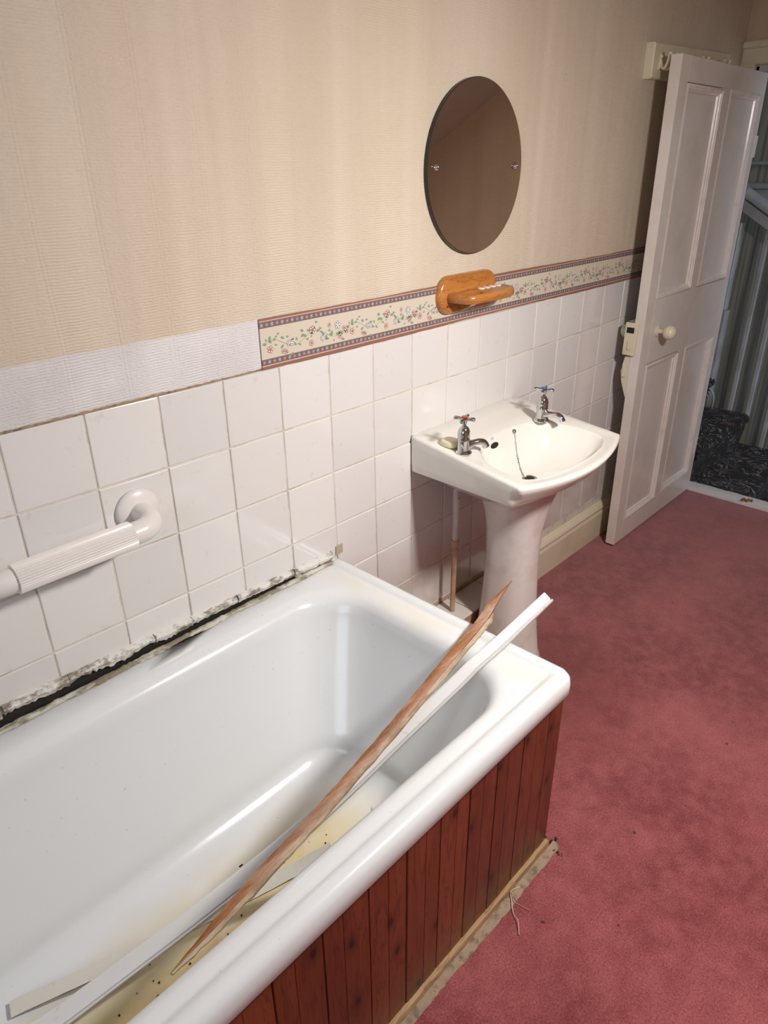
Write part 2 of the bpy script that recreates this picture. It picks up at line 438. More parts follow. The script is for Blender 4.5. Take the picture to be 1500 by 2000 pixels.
# tiles
tz = lambda x: -.5075 - .021*max(0, min(1, (x+.05)/.8))   # where the last course was cut above the bath
P = .152
def tile_obj(x0, z0, x1, z1):
    g = .0018
    cs = [(x0+g, (z0 or 0)+g), (x1-g, (z0 or 0)+g), (x1-g, z1-g), (x0+g, z1-g)]
    cs = [warp(*c) for c in cs]
    if z0 is None: cs = [(warp(x0+g, -.52)[0], tz(x0)-.002), (warp(x1-g, -.52)[0], tz(x1)-.002)] + cs[2:]
    bv = .0022; yo = -.0022 + random.uniform(-.0006, .0006); tl = [random.uniform(-.0005, .0005) for _ in range(4)]
    bm = bmesh.new(); cx = sum(c[0] for c in cs)/4; cz = sum(c[1] for c in cs)/4
    def ins(c, d): return (c[0] + (d if c[0] < cx else -d), c[1] + (d if c[1] < cz else -d))
    rings = [[(c[0], .006, c[1]) for c in cs], [(c[0], yo+.0022+tl[i], c[1]) for i, c in enumerate(cs)],
             [(ins(c, bv*.4)[0], yo+.0006+tl[i], ins(c, bv*.4)[1]) for i, c in enumerate(cs)],
             [(ins(c, bv)[0], yo+tl[i], ins(c, bv)[1]) for i, c in enumerate(cs)]]
    loft(bm, rings, cap1=True)
    return bmobj('tile', bm, 'tile', wall)
rows = [(0, -P), (-P, -2*P), (-2*P, -3*P), (-3*P, -4*P), (-4*P, -5*P), (-5*P, -6*P), (-6*P, -7*P)]
for r, (zt, zb) in enumerate(rows):
    for c in range(-2, 20):
        x0, x1 = c*P, (c+1)*P
        if r >= 3 and x1 < .70:
            if r == 3: tile_obj(x0, None, x1, zt)
            continue
        if r == 6: continue
        if x0 > 3.0: continue
        x1 = min(x1, 3.05)
        tile_obj(x0, zb, x1, zt)
# the rest of the low wall under the tiles left of the pedestal
bm = bmesh.new(); addbox(bm, (.78, -.002, FZ), (1.62, .006, -6*P-.004)); bmobj('plaster_patch', bm, 'pipe_o', wall)

bm = bmesh.new(); rr = []
for i in range(160):
    x = -.45 + 1.01*i/159; h = random.uniform(.0012, .0032)
    rr.append([(x, -.001, -.002), (x, -.0030, -.001), (x, -.0030, -.001+h), (x, -.001, .001+h)])
loft(bm, rr, cap0=True, cap1=True); bmobj('grimy_joint', bm, 'dust', wall)
# printed border
def strip(bm, x0, x1, z0, z1, y, mi, wob=0, N=70):
    prev = None
    for i in range(N+1):
        x = x0+(x1-x0)*i/N
        w0 = math.sin(x*5.3)*wob + random.uniform(-1, 1)*wob*.4; 
        a = bm.verts.new((x, y, z0 + (w0 if z0 < .002 else 0))); b = bm.verts.new((x, y, z1 + (w0 if z1 > .105 else 0)))
        if prev: bm.faces.new((prev[0], a, b, prev[1])).material_index = mi
        prev = (a, b)
bx0, bx1 = .5615, 3.06
bord = empty('wallpaper_border', 'floral wallpaper border strip with dark edges above the white tiles', 'border', (bx0, 0, 0))
def bpart(name, bm, mats, **k): 
    o = bmobj(name, bm, mats, None, **k); o.parent = bord; o.matrix_parent_inverse = Matrix.Translation((-bx0, 0, 0)); return o
bm = bmesh.new()
strip(bm, bx0, bx1, -.001, .108, -.0042, 2)
strip(bm, bx0, bx1, -.001, .005, -.0044, 0, .0016)
strip(bm, bx0, bx1, .1032, .1085, -.0044, 0, .0016)
for z0, z1, mi in ((.005, .0068, 3), (.0075, .0205, 1), (.0875, .1010, 1), (.1014, .1032, 3)):
    strip(bm, bx0, bx1, z0, z1, -.0044, mi)
bpart('border_paper', bm, ['ink_brown', 'ink_dark', 'ink_cream', 'ink_peach'], recalc=False)
def blob(bm, x, z, r, mi, n=6, y=-.0047, sx=1, rot=0):
    ps = []
    for k in range(n):
        a = 2*math.pi*k/n; u, v = r*sx*math.cos(a), r*math.sin(a)
        ps.append((x+u*math.cos(rot)-v*math.sin(rot), y, z+u*math.sin(rot)+v*math.cos(rot)))
    quad(bm, ps, mi)
def flower(bm, x, z, r, petal, centre, np_=5):
    a0 = random.random()*6
    for k in range(np_):
        a = a0+2*math.pi*k/np_
        blob(bm, x+math.cos(a)*r*.58, z+math.sin(a)*r*.58, r*.42, petal, 6)
        blob(bm, x+math.cos(a)*r*.56, z+math.sin(a)*r*.56, r*.25, 1, 5, -.0049)
    blob(bm, x, z, r*.30, centre, 6, -.0051)
def leaf(bm, x, z, L, rot): blob(bm, x, z, L*.32, 3, 6, -.0047, 1.7, rot)
bm = bmesh.new()      # mats: 0 red, 1 pale, 2 blue, 3 green
PER = .2505; z3 = lambda a, b: (.71+(a-430)/2150*1.0, .063-(b-378)/2330 + (a-430)*(-.000107))
# one repeat of the sprig pattern, offsets in metres (dx, z)
fl = [(0, .063, .0105, 0), (-.004, .034, .008, 0), (.079, .062, .0105, 2), (.031, .040, .0085, 2), (.100, .052, .0065, 0), (.086, .036, .008, 0),
      (.127, .040, .0090, 0), (.187, .045, .0085, 2), (.170, .028, .0065, 0), (.053, .066, .006, 0), (-.142+PER, .046, .0085, 0), (-.070+PER, .045, .008, 2), (-.088+PER, .030, .006, 0)]
lv = []
for k in range(44):
    t = k/44; dx = t*PER; z = .049 + .012*math.sin(2*math.pi*t*2+1.2)
    lv.append((dx + random.uniform(-.003, .003), z + random.uniform(-.021, .021), random.uniform(.006, .0115), random.uniform(0, 3.14)))
vine = [(t/60*PER, .049+.011*math.sin(2*math.pi*t/60*2+1.2)) for t in range(61)]
x = .71 - PER
while x < bx1:
    for dx, z, r, mi in fl:
        if bx0+r < x+dx < bx1-r: flower(bm, x+dx, z, r, mi, 1 if mi else 0)
    for dx, z, L, rot in lv:
        if bx0+L < x+dx < bx1-L: leaf(bm, x+dx, z, L, rot)
    for (a, za), (b, zb) in zip(vine, vine[1:]):
        if bx0 < x+a and x+b < bx1: quad(bm, ((x+a, -.0045, za-.0005), (x+b, -.0045, zb-.0005), (x+b, -.0045, zb+.0005), (x+a, -.0045, za+.0005)), 3)
    x += PER
o = bpart('printed_sprigs', bm, ['ink_red', 'ink_pale', 'ink_blue', 'ink_green'], recalc=False); tag(o, 'rose, blue and green flower sprigs', kind='stuff')
bm = bmesh.new(); x = bx0+.006; k = 0
while x < bx1-.004:
    for z, j in ((.0140, 0), (.0942, 1)):
        mi = (k+j) % 2
        for q in range(5): blob(bm, x+.0030*math.cos(q*1.257+.4), z+.0030*math.sin(q*1.257+.4), .0019, [0, 2][mi], 5)
        blob(bm, x, z, .0013, 1, 5, -.0049)
    x += .0142; k += 1
o = bpart('printed_rosettes', bm, ['ink_red', 'ink_pale', 'ink_blue'], recalc=False); tag(o, 'tiny rose and blue rosettes along both dark edges', kind='stuff')

# floor
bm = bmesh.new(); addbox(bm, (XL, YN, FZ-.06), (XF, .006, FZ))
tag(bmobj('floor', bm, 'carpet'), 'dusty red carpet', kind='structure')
# skirting right of the basin
bm = bmesh.new()
prof = [(0, FZ), (-.026, FZ), (-.026, -.985), (-.022, -.972), (-.024, -.962), (-.019, -.952), (-.010, -.944), (0, -.940)]
loft(bm, [[(1.62, y, z) for y, z in prof], [(XF, y, z) for y, z in prof]], cap0=True, cap1=True)
tag(bmobj('baseboard_back', bm, 'skirting'), 'deep cream painted skirting board under the tiles', kind='structure')
# far wall around the doorway
bm = bmesh.new()
addbox(bm, (XF, DY1, FZ-.1), (XF+.10, .006, TOP+.1)); addbox(bm, (XF, DY0, DZ), (XF+.10, DY1, TOP+.1)); addbox(bm, (XF, YN-.1, FZ-.1), (XF+.10, DY0, TOP+.1))
tag(bmobj('wall_far', bm, 'paper_far'), 'end wall with the doorway', kind='structure')
bm = bmesh.new()
def arch_prof(bm, a, b, inner, outer):
    loft(bm, [a, b], cap0=True, cap1=True)
for y0, y1 in ((DY1+.002, -.001), (DY0-.085, DY0-.002)): addbox(bm, (XF-.022, y0, FZ), (XF+.001, y1, DZ+.02), 0, .006, 2)
addbox(bm, (XF-.024, DY0-.085, DZ+.004), (XF+.001, -.001, DZ+.075), 0, .012, 3)
addbox(bm, (XF-.034, DY0-.095, DZ+.060), (XF+.001, -.001, DZ+.088), 0, .010, 3)
tag(bmobj('trim_1', bm, 'cream'), 'cream gloss architrave round the doorway', kind='structure')
bm = bmesh.new()
addbox(bm, (XF+.001, DY1-.010, FZ), (XF+.101, DY1+.001, DZ)); addbox(bm, (XF+.001, DY0-.001, FZ), (XF+.101, DY0+.018, DZ)); addbox(bm, (XF+.001, DY0, DZ-.018), (XF+.101, DY1, DZ+.001))
tag(bmobj('trim_2', bm, 'landing_white'), 'door lining', kind='structure')
# threshold: worn white strip
bm = bmesh.new(); N = 40; A = []; 
for i in range(N+1):
    y = -.06 + (DY0+.06)*i/N
    j = random.uniform(0, .006)
    A.append([(XF-.004, y, FZ-.02), (XF-.004, y, FZ+.007), (XF+.050, y, FZ+.010), (XF+.094+j, y, FZ+.008), (XF+.095+j, y, FZ-.02)])
loft(bm, A, closed=True, cap0=True, cap1=True)
tag(bmobj('trim_3', bm, 'gloss_mould'), 'worn white painted door threshold', kind='structure')
# other walls and ceiling
WY0, WY1, WZ0, WZ1 = -1.5, -.6, -.2, .7
bm = bmesh.new(); t = .1
addbox(bm, (XL-t, WY1, FZ-.1), (XL, .12, TOP+.1)); addbox(bm, (XL-t, YN-t, FZ-.1), (XL, WY0, TOP+.1))
addbox(bm, (XL-t, WY0, FZ-.1), (XL, WY1, WZ0)); addbox(bm, (XL-t, WY0, WZ1), (XL, WY1, TOP+.1))
tag(bmobj('wall_left', bm, 'paper_far'), 'wall behind the camera with a window', kind='structure')
bm = bmesh.new()
for a, b in (((WY0, WZ0), (WY0+.05, WZ1)), ((WY1-.05, WZ0), (WY1, WZ1)), ((WY0, WZ0), (WY1, WZ0+.05)), ((WY0, WZ1-.05), (WY1, WZ1)), ((WY0, .23), (WY1, .27))):
    addbox(bm, (XL-.07, a[0], a[1]), (XL-.03, b[0], b[1]))
tag(bmobj('window_1', bm, 'gloss'), 'white sash window frame', kind='structure')
bm = bmesh.new(); addbox(bm, (XL, YN-.1, FZ-.1), (XF, YN, .2)); tag(bmobj('wall_front', bm, 'paper_far'), 'low wall under the roof slope', kind='structure')
bm = bmesh.new(); addbox(bm, (XL, -.46, TOP), (XF, .01, TOP+.08)); tag(bmobj('ceiling', bm, 'plaster'), 'flat part of the ceiling', kind='structure')
sl = lambda y: 1.41+.57*y
bm = bmesh.new()
def slab(x0, x1, y0, y1):
    a = [(x0, y0, sl(y0)), (x1, y0, sl(y0)), (x1, y1, sl(y1)), (x0, y1, sl(y1))]
    loft(bm, [a, [(p[0], p[1]-.04, p[2]+.07) for p in a]], cap0=True, cap1=True)
slab(XL, XF, YN-.1, -.45)
tag(bmobj('ceiling_slope', bm, 'plaster'), 'sloping part of the ceiling', kind='structure')
lampo = empty('ceiling_lamp', 'round opal lamp fitting on the sloping ceiling', 'lamp', (.95, -1.30, sl(-1.30)))
bm = bmesh.new(); lathe(bm, [(0, .004), (.13, .004), (.135, .010), (.130, .026), (.105, .034), (0, .034)], (.95, -1.312, sl(-1.312)), (0, .495, -.869), 40)
o = bmobj('lamp_base', bm, 'plastic', smooth=True, sharp=40); o.parent = lampo; o.matrix_parent_inverse = Matrix.Translation(-lampo.location)
# ------------------------------------------------------------------ landing beyond the door
LX0, LX1 = XF+.10, 4.35
bm = bmesh.new(); addbox(bm, (LX1, -2.6, -2.6), (LX1+.08, 1.8, 1.6))
tag(bmobj('wall_landing', bm, 'landing_paper'), 'striped papered wall beyond the stairs', kind='structure')
bm = bmesh.new(); addbox(bm, (LX0, 1.75, -2.6), (LX1, 1.83, 1.6)); tag(bmobj('wall_stairs_top', bm, 'landing_paper'), 'wall at the top of the stairwell', kind='structure')
bm = bmesh.new(); addbox(bm, (LX0, -2.65, -2.6), (LX1, -2.58, 1.6)); tag(bmobj('wall_stairs_bottom', bm, 'landing_paper'), 'wall at the bottom of the stairwell', kind='structure')
bm = bmesh.new(); addbox(bm, (LX0-.10, .13, -2.6), (LX0, 1.8, 1.6)); tag(bmobj('wall_stairs_side', bm, 'landing_paper'), 'wall beside the upper stairs', kind='structure')
bm = bmesh.new(); addbox(bm, (XF, -2.65, 1.55), (LX1, 1.83, 1.62)); tag(bmobj('ceiling_landing', bm, 'landing_dark'), kind='structure')
bm = bmesh.new(); addbox(bm, (XF, -2.65, -2.7), (LX1, 1.83, -2.6)); tag(bmobj('floor_landing', bm, 'landing_dark'), kind='structure')
# ledge and picture rail high on the landing wall
bm = bmesh.new(); addbox(bm, (LX1-.07, -.6, .255), (LX1, 1.7, .285), 0, .006, 2); addbox(bm, (LX1-.03, -.6, .17), (LX1, 1.7, .255), 0, .004); addbox(bm, (LX1-.045, -.6, .375), (LX1, 1.7, .395), 0, .004)
tag(bmobj('trim_4', bm, 'landing_white'), 'painted dado shelf on the landing wall', kind='structure')

# staircase: steps run along y, climbing to the left
stairs = empty('staircase', 'stair flight covered in dark patterned carpet beyond the doorway', 'stairs', (3.6, -.2, FZ))
def kid(o, p):
    o.parent = p; o.matrix_parent_inverse = Matrix.Translation(-Vector(p.location)); return o
SWX0, SWX1 = XF+.102, 3.93
steps = [(-.97, -.68, FZ-.36), (-.68, -.375, FZ-.18), (-.375, -.105, FZ), (-.105, .125, FZ+.18), (.125, .355, FZ+.36), (.355, .585, FZ+.54), (.585, .815, FZ+.72)]
for y0, y1, z in steps:
    bm = bmesh.new(); r = .034; prof = [(y1+.03, z), (y0+r, z)]
    for k in range(1, 7):
        a = math.pi/2 + k*math.pi/6*.95
        prof.append((y0+r + r*math.cos(a)*1.0, z-r + r*math.sin(a)))
    prof += [(y0+.012, z-.07), (y0+.022, z-.12), (y0+.030, z-.185), (y1+.03, z-.185)]
    N = 12; rr = []
    for i in range(N+1):
        x = SWX0+(SWX1-SWX0)*i/N
        rr.append([(x, a+random.uniform(-.0012, .0012), b+random.uniform(-.0012, .0012)) for a, b in prof])
    loft(bm, rr, cap0=True, cap1=True)
    kid(bmobj('step', bm, 'staircarpet', smooth=True, sharp=60), stairs)
# the string board at the far side, with an arched bracket
def zs(y): return FZ + .18 + (y+.105)*.78
bm = bmesh.new()
a = [(-1.0, zs(-1.0)-.55), (.85, zs(.85)-.55), (.85, zs(.85)-.05), (-1.0, zs(-1.0)-.05)]
loft(bm, [[(3.955, y, z-.30) for y, z in a], [(3.985, y, z-.30) for y, z in a]], cap0=True, cap1=True)
kid(bmobj('string_board', bm, 'landing_white'), stairs)

bal = empty('stair_balustrade', 'white painted balustrade beside the dark carpeted stairs', 'railing', (3.95, 0, FZ))
slope = .60
def rz(y): return .075+(y+.07)*slope
bm = bmesh.new()
prof = [(-.032, -.02), (-.036, .004), (-.026, .026), (0, .034), (.026, .026), (.036, .004), (.032, -.02)]
loft(bm, [[(3.95+a, y, rz(y)+b+.028) for a, b in prof] for y in (-1.3, .16)], cap0=True, cap1=True)
kid(bmobj('handrail', bm, 'landing_white', smooth=True, sharp=50), bal)
bm = bmesh.new()
prof = [(-.03, -.055), (-.03, 0), (.03, 0), (.03, -.055)]
loft(bm, [[(3.95+a, y, rz(y)+b-.002) for a, b in prof] for y in (-1.3, .16)], cap0=True, cap1=True)
kid(bmobj('rail_base', bm, 'landing_white'), bal)
for y in (.018, -.082, -.192, -.30, -.41, -.52, -.63, -.74, -.85):
    zb = -.92 if y > -.105 else (-1.1 if y > -.385 else (-1.28 if y > -.68 else -1.46))
    bm = bmesh.new(); addbox(bm, (3.938, y-.012, zb-.02), (3.962, y+.012, rz(y)-.05), 0, .003)
    kid(bmobj('baluster', bm, 'landing_white'), bal)
# newel post with moulded base
bm = bmesh.new(); addbox(bm, (3.90, .135, -.93), (3.99, .225, -.36), 0, .006, 2)
addbox(bm, (3.915, .150, -.36), (3.975, .210, .10), 0, .004)
kid(bmobj('newel_post', bm, 'landing_white'), bal)
bm = bmesh.new()
for R in (.062, .045, .03):      # concentric arch moulding at the foot of the newel
    pts = [(3.892, .165-R, -.92)] + [(3.892, .165+R*math.cos(a), -.865+R*1.1*math.sin(a)) for a in [math.pi*(1-k/12) for k in range(13)]] + [(3.892, .165+R, -.92)]
    tube(bm, pts, .006, 8)
kid(bmobj('arch_moulding', bm, 'landing_white', smooth=True), bal)

# ================================================================== DOOR
door = empty('door_1', 'open white four-panel door with worn gloss paint', 'door', (XF-.01, -.125, FZ)); door['kind'] = 'structure'
def dsh(o):          # the old door hangs slightly out of square
    for v in o.data.vertices: v.co.x += -(v.co.z+.2)*.027*(1 - (v.co.x-2.2)/2.2)
    return kid(o, door)
dx0, dx1, dz0, dz1 = 2.232, 3.048, FZ+.012, .706
yf, yb = -.125, -.087
panels = [(2.302, 2.618, -.060, .628), (2.686, 3.000, -.058, .632), (2.302, 2.606, -.990, -.310), (2.674, 2.985, -.980, -.304)]
def rect_band(bm, o, i, y0, y1):
    (a, b, c, d), (e, f, g, h) = o, i
    O = [(a, c), (b, c), (b, d), (a, d)]; I = [(e, g), (f, g), (f, h), (e, h)]
    loft(bm, [[(p[0], y0, p[1]) for p in O], [(p[0], y1, p[1]) for p in I]])
xm0, xm1 = 2.620, 2.684
def slab2(name, x0, x1, z0, z1, lab=None):
    bm = bmesh.new(); addbox(bm, (x0, yf, z0), (x1, yb, z1), 0, .0012)
    return dsh(bmobj(name, bm, 'gloss'))
slab2('stile', dx0, 2.300, dz0, dz1); slab2('stile', 2.998, dx1, dz0, dz1)
slab2('rail', 2.3, 2.998, .632, dz1); slab2('rail', 2.3, 2.998, -.306, -.062); slab2('rail', 2.3, 2.998, dz0, -.985)
slab2('muntin', xm0, xm1, -.062, .632); slab2('muntin', xm0-.010, xm1-.010, -.985, -.306)
for k, (a, b, c, d) in enumerate(panels):
    bm = bmesh.new(); addbox(bm, (a-.004, yf+.014, c-.004), (b+.004, yb-.010, d+.004))
    dsh(bmobj('door_panel', bm, 'gloss'))
    bm = bmesh.new(); prof = [(0, .012), (0, -.0015), (.006, -.003), (.009, .001), (.013, .001), (.016, .006), (.021, .0075), (.024, .0138)]
    loft(bm, [[(x, yf+h, z) for x, z in ((a+o, c+o), (b-o, c+o), (b-o, d-o), (a+o, d-o))] for o, h in prof])
    dsh(bmobj('panel_moulding', bm, 'gloss_mould', smooth=True, sharp=35))
def knob(y0, s, x, z, nm='door_knob'):
    bm = bmesh.new()
    lathe(bm, [(.0, 0), (.021, 0), (.022, .003), (.016, .006), (.009, .008), (.0085, .022), (.013, .026), (.022, .033), (.0265, .043), (.0270, .049), (.0262, .050), (.0262, .0515), (.027, .053), (.024, .062), (.015, .070), (0, .073)], (x, y0, z), (0, s, 0), 28)
    o = bmobj(nm, bm, 'cream', smooth=True, sharp=60); kid(o, door); return tag(o, 'round cream painted door knob')
knob(yf, -1, 2.356, -.186); knob(yb, 1, 2.285, -.185)
# rim lock on the wall side, with its plate wrapping the edge
bm = bmesh.new(); addbox(bm, (2.222, yb, -.262), (2.355, yb+.030, -.140), 0, .002); addbox(bm, (2.219, -.106, -.262), (2.2345, yb+.029, -.140), 0, .001)
tag(kid(bmobj('rim_lock', bm, 'cream'), door), 'cream painted rim lock')
bm = bmesh.new(); addbox(bm, (2.2165, -.094, -.178), (2.221, -.066, -.158)); kid(bmobj('latch_hole', bm, 'dark'), door)  # black plate, the hole's inner shade given as colour
bm = bmesh.new(); addbox(bm, (2.214, -.090, -.240), (2.2205, -.076, -.208), 0, .001); kid(bmobj('bolt', bm, 'cream'), door)
bm = bmesh.new()
o_ = [(yb, -.268), (yb+.022, -.272), (yb+.032, -.330), (yb+.022, -.375), (yb, -.430)]
loft(bm, [[(2.236, y, z) for y, z in o_], [(2.262, y, z) for y, z in o_]], cap0=True, cap1=True)
addbox(bm, (2.228, yb+.010, -.350), (2.237, yb+.024, -.305), 0, .003, 2)
tag(kid(bmobj('door_bolt', bm, 'cream'), door), 'small cream painted bolt under the lock')
for z in (-.85, .45):
    bm = bmesh.new(); addbox(bm, (3.030, -.128, z-.04), (3.051, -.120, z+.04), 0, .002); kid(bmobj('hinge', bm, 'gloss'), door)

# coat rack
rack = empty('coat_rack', 'cream painted coat hook board on the wall behind the open door', 'coat rack', (2.5, 0, .70))
bm = bmesh.new()
a = [(2.203, .643), (2.86, .655), (2.86, .766), (2.203, .745)]
loft(bm, [[(x, -.002, z) for x, z in a], [(x, -.028, z) for x, z in a], [(x+(.004 if x < 2.5 else -.004), -.032, z+(.004 if z < .7 else -.004)) for x, z in a]], cap0=True, cap1=True)
kid(bmobj('board', bm, 'cream'), rack)
def hook(x, z):
    bm = bmesh.new()
    addbox(bm, (x-.011, -.036, z-.018), (x+.011, -.030, z+.026), 0, .002)
    tube(bm, smoothpath([(x, -.034, z+.004), (x-.008, -.044, z-.014), (x-.016, -.056, z-.016), (x-.026, -.068, z-.004), (x-.034, -.078, z+.026)], 14), [.0055]*13+[.006, .0065], 10)
    tube(bm, smoothpath([(x, -.034, z+.004), (x+.008, -.044, z-.014), (x+.016, -.056, z-.016), (x+.026, -.066, z-.004), (x+.030, -.072, z+.026)], 14), [.0055]*13+[.006, .0065], 10)
    for s in (-1, 1): lathe(bm, [(0, 0), (.004, 0), (.003, .003), (0, .004)], (x, -.036, z+s*.012+.006), (0, -1, 0), 8)
    kid(bmobj('hook', bm, 'cream', smooth=True, sharp=50), rack)
hook(2.258, .690); hook(2.52, .700); hook(2.72, .706)

# ================================================================== BATH
bath = empty('bathtub', 'white enamelled bathtub with a yellow stain on its floor', 'bathtub', (-.1, -.37, FZ))
def rrect(x0, x1, y0, y1, r, na=12, nl=16, ns=8):
    """rounded rectangle, point-for-point comparable whatever its size"""
    if not isinstance(r, (tuple, list)): r = (r,)*4
    out = []
    cs = ((x1-r[0], y0+r[0], -90, r[0]), (x1-r[1], y1-r[1], 0, r[1]), (x0+r[2], y1-r[2], 90, r[2]), (x0+r[3], y0+r[3], 180, r[3]))
    for k, (cx, cy, a0, rr) in enumerate(cs):
        arc = [(cx+rr*math.cos(math.radians(a0+90*i/na)), cy+rr*math.sin(math.radians(a0+90*i/na))) for i in range(na+1)]
        out += arc
        nx = cs[(k+1) % 4]; a1 = nx[2]
        q = (nx[0]+nx[3]*math.cos(math.radians(a1)), nx[1]+nx[3]*math.sin(math.radians(a1)))
        n = ns if k % 2 == 0 else nl
        p = arc[-1]
        out += [(p[0]+(q[0]-p[0])*i/n, p[1]+(q[1]-p[1])*i/n) for i in range(1, n)]
    return out
BX0, BX1, BY0, BY1 = -.955, .762, -.724, -.003
def oring(ins, z, rb=None):
    back = min(ins, .004)
    r = max(.028-ins*.4, .008)
    return [(x, y, z) for x, y in rrect(BX0+ins, BX1-ins, BY0+ins, BY1-back, (r, .006, .006, r))]
rings = [oring(.016, -.604), oring(.006, -.606), oring(.000, -.598), oring(.000, -.578), oring(.002, -.563), oring(.008, -.554), oring(.018, -.5495), oring(.028, -.5500), oring(.036, -.5550), oring(.041, -.5580), oring(.046, -.5580)]
def iring(x0, x1, y0, y1, r, z): return [(x, y, z) for x, y in rrect(x0, x1, y0, y1, r)]
# inner shell, from the rim down to the floor of the tub
prof = [(0, -.5560, 0), (.10, -.5568, .0), (.2, -.5590, 0)]
I0 = (-.870, .672, -.652, -.088)
rings += [iring(I0[0]-.022, I0[1]+.016, I0[2]-.014, I0[3]+.026, .140, -.5562), iring(I0[0]-.008, I0[1]+.004, I0[2]-.004, I0[3]+.014, .135, -.5585),
          iring(I0[0]+.006, I0[1]-.008, I0[2]+.006, I0[3]+.000, .132, -.5655), iring(I0[0]+.018, I0[1]-.018, I0[2]+.013, I0[3]-.012, .130, -.580)]
B0 = (-.60, .470, -.560, -.262)
steps_ = 14
for i in range(1, steps_+1):
    t = i/steps_
    z = -.580 + (-.862+.580)*t
    w = t*.62
    x0 = I0[0]+.018 + (B0[0]-.06-I0[0]-.018)*w/.62; x1 = I0[1]-.018 + (B0[1]+.050-I0[1]+.018)*t**1.15
    y0 = I0[2]+.013 + (B0[2]-.030-I0[2]-.013)*t; y1 = I0[3]-.012 + (B0[3]+.045-I0[3]+.012)*t**1.25
    rings.append(iring(x0, x1, y0, y1, .130-.015*t, z))
x0e, x1e, y0e, y1e = x0, x1, y0, y1
for k in range(1, 9):
    a = math.pi/2*k/8; d = (1-math.cos(a))*.085; db = (1-math.cos(a))*.125; 
    rings.append(iring(x0e+d, x1e-d, y0e+d*.8, y1e-db, .115-.02*k/8, -.862-.060*math.sin(a)))
for k in (1, 2, 3):
    f = k/4; rings.append(iring(x0e+.085+.3*f, x1e-.085-.3*f, y0e+.068+.05*f, y1e-.125-.05*f, .095*(1-f)+.01, -.922-.003*f))
bm = bmesh.new(); R = loft(bm, rings)
bm.faces.new(R[-1])
tub = bmobj('tub', bm, 'enamel', smooth=True, recalc=True); kid(tub, bath)
# waste and chips of debris inside the tub
bm = bmesh.new(); lathe(bm, [(0, 0), (.030, 0), (.033, .002), (.026, .004), (.0, .002)], (-.48, -.37, -.927), 'z', 20); kid(bmobj('waste', bm, 'chrome', smooth=True), bath)

# stained pine panel along the bath
panel = empty('bath_panel', 'dark mahogany-stained pine tongue and groove panel along the bath', 'bath panel', (0, -.69, FZ))
xs = [.770, .714, .615, .522, .434, .347, .256, .162, .061, -.036, -.128, -.220, -.312, -.404, -.496, -.588, -.680, -.772, -.864, -.950]
for a, b in zip(xs, xs[1:]):
    bm = bmesh.new(); yo = random.uniform(-.001, .001)
    prof = [(b+.0005, -.682), (b+.0005, -.698+yo), (b+.0022, -.7005+yo)]
    if a-b > .08:
        mid = b + (a-b)*random.choice((.42, .5, .55))
        prof += [(mid-.0012, -.7005+yo), (mid, -.6996+yo), (mid+.0012, -.7005+yo)]
    prof += [(a-.0022, -.7005+yo), (a-.0005, -.698+yo), (a-.0005, -.682)]
    loft(bm, [[(x, y, FZ+.012) for x, y in prof], [(x, y, -.595) for x, y in prof]], cap0=True, cap1=True)
    kid(bmobj('plank', bm, 'plank'), panel)
for k in range(7):
    y1 = -.690+k*.095; y0 = min(y1+.0935, -.03)
    bm = bmesh.new(); addbox(bm, (.748, y1, FZ+.012), (.766, y0, -.60), 0, .003); kid(bmobj('plank', bm, 'plank'), panel)
bm = bmesh.new(); addbox(bm, (-.95, -.680, FZ+.02), (.745, -.664, -.60)); kid(bmobj('batten', bm, 'dark'), panel)

# bare timber strip and glue line at the foot of the panel
bm = bmesh.new(); N = 60; rr = []
for i in range(N+1):
    x = -.95 + 1.722*i/N
    rr.append([(x, -.700, FZ-.002), (x, -.700, FZ+.015+random.uniform(-.001, .001)), (x, -.709, FZ+.012), (x, -.713-random.uniform(0, .001), FZ-.002)])
loft(bm, rr, cap0=True, cap1=True)
fs = bmobj('floor_batten', bm, 'rawwood'); tag(fs, 'narrow bare timber strip along the foot of the bath panel', 'batten')
bm = bmesh.new(); rr = []; N = 140
for i in range(N+1):
    x = -.95 + 1.735*i/N; w = .731+random.uniform(0, .003)+.002*math.sin(x*14)
    if x > .70: w += .008*random.random()
    rr.append([(x, -.714, FZ-.002), (x, -.714, FZ+.006+random.uniform(0, .002)), (x, -.725, FZ+.004+random.uniform(0, .003)), (x, -w, FZ+.001), (x, -w, FZ-.002)])
loft(bm, rr, cap0=True, cap1=True)
tag(bmobj('glue_residue', bm, 'dust'), 'ragged line of old glue and dust between panel and red carpet', 'glue residue', kind='stuff')
bm = bmesh.new()
for k in range(60):
    x = .762+abs(random.gauss(0, .016)); y = -.705+random.gauss(0, .014)-.01
    r = random.uniform(.0008, .0035)
    addbox(bm, (x-r, y-r*.7, FZ), (x+r, y+r*.7, FZ+r*1.2))
tag(bmobj('dust_heap', bm, 'fluff'), 'small heap of dark dust at the corner of the bath panel', 'dust', kind='stuff')
bm = bmesh.new(); tube(bm, smoothpath([(.628, -.722, FZ+.004), (.600, -.716, FZ+.012), (.583, -.728, FZ+.010), (.562, -.748, FZ+.004), (.553, -.765, FZ+.008), (.531, -.783, FZ+.003)], 30), .0011, 6)
for k in range(2): tube(bm, smoothpath([(.6, -.718, FZ+.01), (.585+random.uniform(-.02, .02), -.735, FZ+.006), (.57+random.uniform(-.03, .03), -.755+random.uniform(-.02, .02), FZ+.003)], 8), .0004, 5)
tag(bmobj('carpet_thread', bm, 'hair'), 'frayed pale carpet thread curling on the red carpet beside the bath panel', 'thread')

